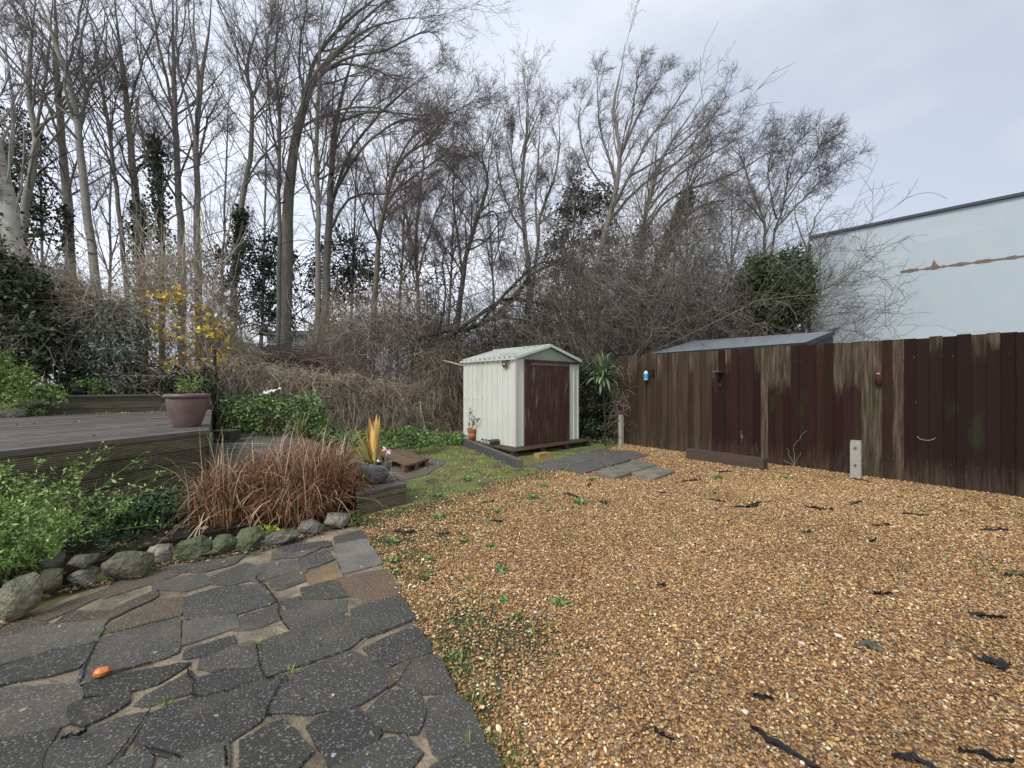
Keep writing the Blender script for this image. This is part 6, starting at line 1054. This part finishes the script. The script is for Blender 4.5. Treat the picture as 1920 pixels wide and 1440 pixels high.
# cracks in the patio and black sticky mark
crk = mat('crack', (.012, .010, .008), rough=.9); mb = MB()
for pth in ([(1480, 345), (1440, 372), (1490, 420), (1560, 520), (1570, 590), (1630, 672)], [(545, 735), (500, 830), (450, 968)], [(600, 915), (790, 868), (850, 850)], [(1050, 862), (1085, 965), (1100, 1045), (1270, 1010), (1480, 935)], [(1440, 748), (1485, 930), (1600, 900)], [(845, 1118), (790, 1200), (640, 1400), (600, 1440)], [(810, 1330), (960, 1368), (1025, 1390)], [(1590, 945), (1500, 1130), (1530, 1160)], [(1265, 1330), (1275, 1440)]):
    q = spline([R1(*a_, .0325) for a_ in pth], 40); q[:, :2] += rng.normal(0, .0022, (40, 2)); T = nrm(np.gradient(q, axis=0)); S_ = np.c_[-T[:, 1], T[:, 0], np.zeros(40)]; w = rng.uniform(.0012, .0042, (40, 1)); V = np.vstack([q-S_*w, q+S_*w]); V[:, 2] = .0405; mb.add(V, [[i, i+1, 41+i, 40+i] for i in range(39)])
for pth in ([(832, 606), (700, 660), (570, 705), (460, 780), (250, 850), (0, 945)],):
    q = spline([R2(*a_, .0325) for a_ in pth], 50); q[:, :2] += rng.normal(0, .0022, (50, 2)); T = nrm(np.gradient(q, axis=0)); S_ = np.c_[-T[:, 1], T[:, 0], np.zeros(50)]; w = rng.uniform(.0012, .0050, (50, 1)); V = np.vstack([q-S_*w, q+S_*w]); V[:, 2] = .0405; mb.add(V, [[i, i+1, 51+i, 50+i] for i in range(49)])
kind(mb.build('patio_cracks', crk, base=(0, 0, 0)))

# ------------------------------------------------------------------ grass, moss and leaf litter
def scatter(n_, region, dens=None, x0=-5, x1=3, y0=3, y1=13):
    a = cells(n_, x0, x1, y0, y1); k = inpoly(a[:, 0], a[:, 1], region); a = a[k]
    if dens is not None: a = a[rng.uniform(0, 1, len(a)) < dens(a)]
    return a
lawn = [G(*q)[:2] for q in ((705, 985), (770, 960), (840, 940), (900, 925), (1020, 890), (990, 872), (975, 880), (862, 830), (870, 806), (640, 800), (560, 815), (640, 850), (740, 872), (770, 905), (765, 945), (700, 970))]
def blades(mb, xy, h, w, cols, z=0): n_ = len(xy); straps(mb, np.c_[xy, np.full(n_, z)], n_, h, w, pick(cols, n_), 1.0, .7, k=2, base_r=.01)
mb = MB(); a = scatter(90000, lawn, lambda q: np.clip(.30+.7*lownoise(q, 3.0, 9), .05, 1)); blades(mb, a, .040, .008, [(.22, .31, .06), (.29, .38, .08), (.15, .21, .05), (.36, .38, .12), (.30, .25, .15)])
a = cells(120000, -1.6, 7, 1.2, 9); g = green(a); k = inpoly(a[:, 0], a[:, 1], gp) & (rng.uniform(0, 1, len(a)) < g*.55); blades(mb, a[k], .036, .006, [(.18, .26, .05), (.22, .30, .07), (.12, .18, .04)], .014)
# thin growth along the patio edge
e = np.array([p[:2] for p in pedge[:9]]); t = rng.uniform(0, 8, 5200); i = t.astype(int); a = e[i]*(1-(t-i)[:, None])+e[i+1]*(t-i)[:, None]+np.c_[np.abs(rng.normal(.02, .09, 5200)), rng.normal(0, .03, 5200)]; a = a[rng.uniform(0, 1, 5200) < np.clip(.5+.5*lownoise(a, 4, 2), .05, 1)]; blades(mb, a, .028, .005, [(.12, .17, .03), (.08, .12, .03)], .004)
a = scatter(16000, [(-14, 5.5), (-6.3, 9.1), (-6.6, 11), (-14, 12)], None, -14, -6, 5, 12); blades(mb, a, .12, .012, GRN+TAN, 1.02)
o = kind(mb.build('grass', M['leaf'], base=(0, 0, 0)), 'stuff'); o['label'] = 'short patchy grass and moss on the yard between gravel and shed'
mb = MB(); a = scatter(6000, lawn, lambda q: np.clip(.35-.5*lownoise(q, 3.0, 9), .03, 1)); z0 = np.full(len(a), .02)
def litter(a, z, s, cols, zj=.01): n_ = len(a); D = np.c_[rng.normal(0, 1, (n_, 2)), rng.normal(0, .12, n_)]; mb.leaf(np.c_[a, z+np.abs(rng.normal(0, zj, n_))], s*rng.uniform(.5, 1.3, n_), pick(cols, n_), asp=.6, D=D, bend=.08)
LT = [(.22, .15, .08), (.13, .08, .045), (.30, .22, .12), (.09, .055, .035), (.38, .30, .18)]
litter(a, .015, .035, LT)
rowp = np.array([R1(*q)[:2] for q in ((-40, 660), (160, 500), (350, 430), (560, 410), (830, 320), (960, 285), (1200, 262), (1480, 215), (1680, 150), (1830, 115))]); t = rng.uniform(0, 8.99, 900); i = t.astype(int); a = rowp[i]*(1-(t-i)[:, None])+rowp[i+1]*(t-i)[:, None]+rng.normal(0, .025, (900, 2)); litter(a, .03, .028, LT+[(.05, .03, .025), (.06, .035, .025)], .008)
a = scatter(2500, bed, None, -5, -1, 1.5, 5.2); litter(a, .08, .05, LT+[(.05, .03, .025)])
a = scatter(260, [p[:2] for p in pp], None, -4, 0, .8, 4.2); litter(a, .036, .012, LT+[(.5, .42, .3)], .002)
a = scatter(1500, [BL_[:2], BK[:2], BK[:2]+(F1-BK)[:2]*.1, BL_[:2]+np.array([.2, -.6])], None, -9, -5, 6, 10); litter(a, ZD+.004, .05, LT); a = scatter(140, [F0[:2], F1[:2], BK[:2], BL_[:2], BL2[:2]], None, -9, -3, 3, 10); litter(a, ZD+.004, .03, LT)
a = scatter(260, gp, None, -1.5, 6, 1.5, 9); litter(a, .018, .03, [(.07, .045, .03), (.12, .08, .05)])
o = kind(mb.build('leaf_litter', M['dryleaf'], base=(0, 0, 0)), 'stuff'); o['label'] = 'fallen brown leaves and crumbs on the ground and patio'
# stray pebbles kicked onto the patio
mb = MB(); ov_, of_ = ico(1); a = scatter(420, [p[:2] for p in pp], lambda q: np.clip(1.1-np.abs(q[:, 0]-np.interp(q[:, 1], [1.4, 3.9], [-.1, -1.4]))*1.1, .12, 1), -4, 0, .8, 4.2)
for q in a:
    s = rng.uniform(.003, .0065); mb.add(ov_*s*np.array([1.2, .9, .6])+np.array([q[0], q[1], .036+s*.5]), tris=of_, col=pal[rng.choice(len(pal))]*rng.uniform(.8, 1.15))
o = kind(mb.build('stray_pebbles', M['twig'], base=(0, 0, 0), smooth=True), 'stuff'); o['label'] = 'stray gravel stones scattered on the patio'
for o in list(bpy.data.objects):
    if '_base' in o.keys(): del o['_base']
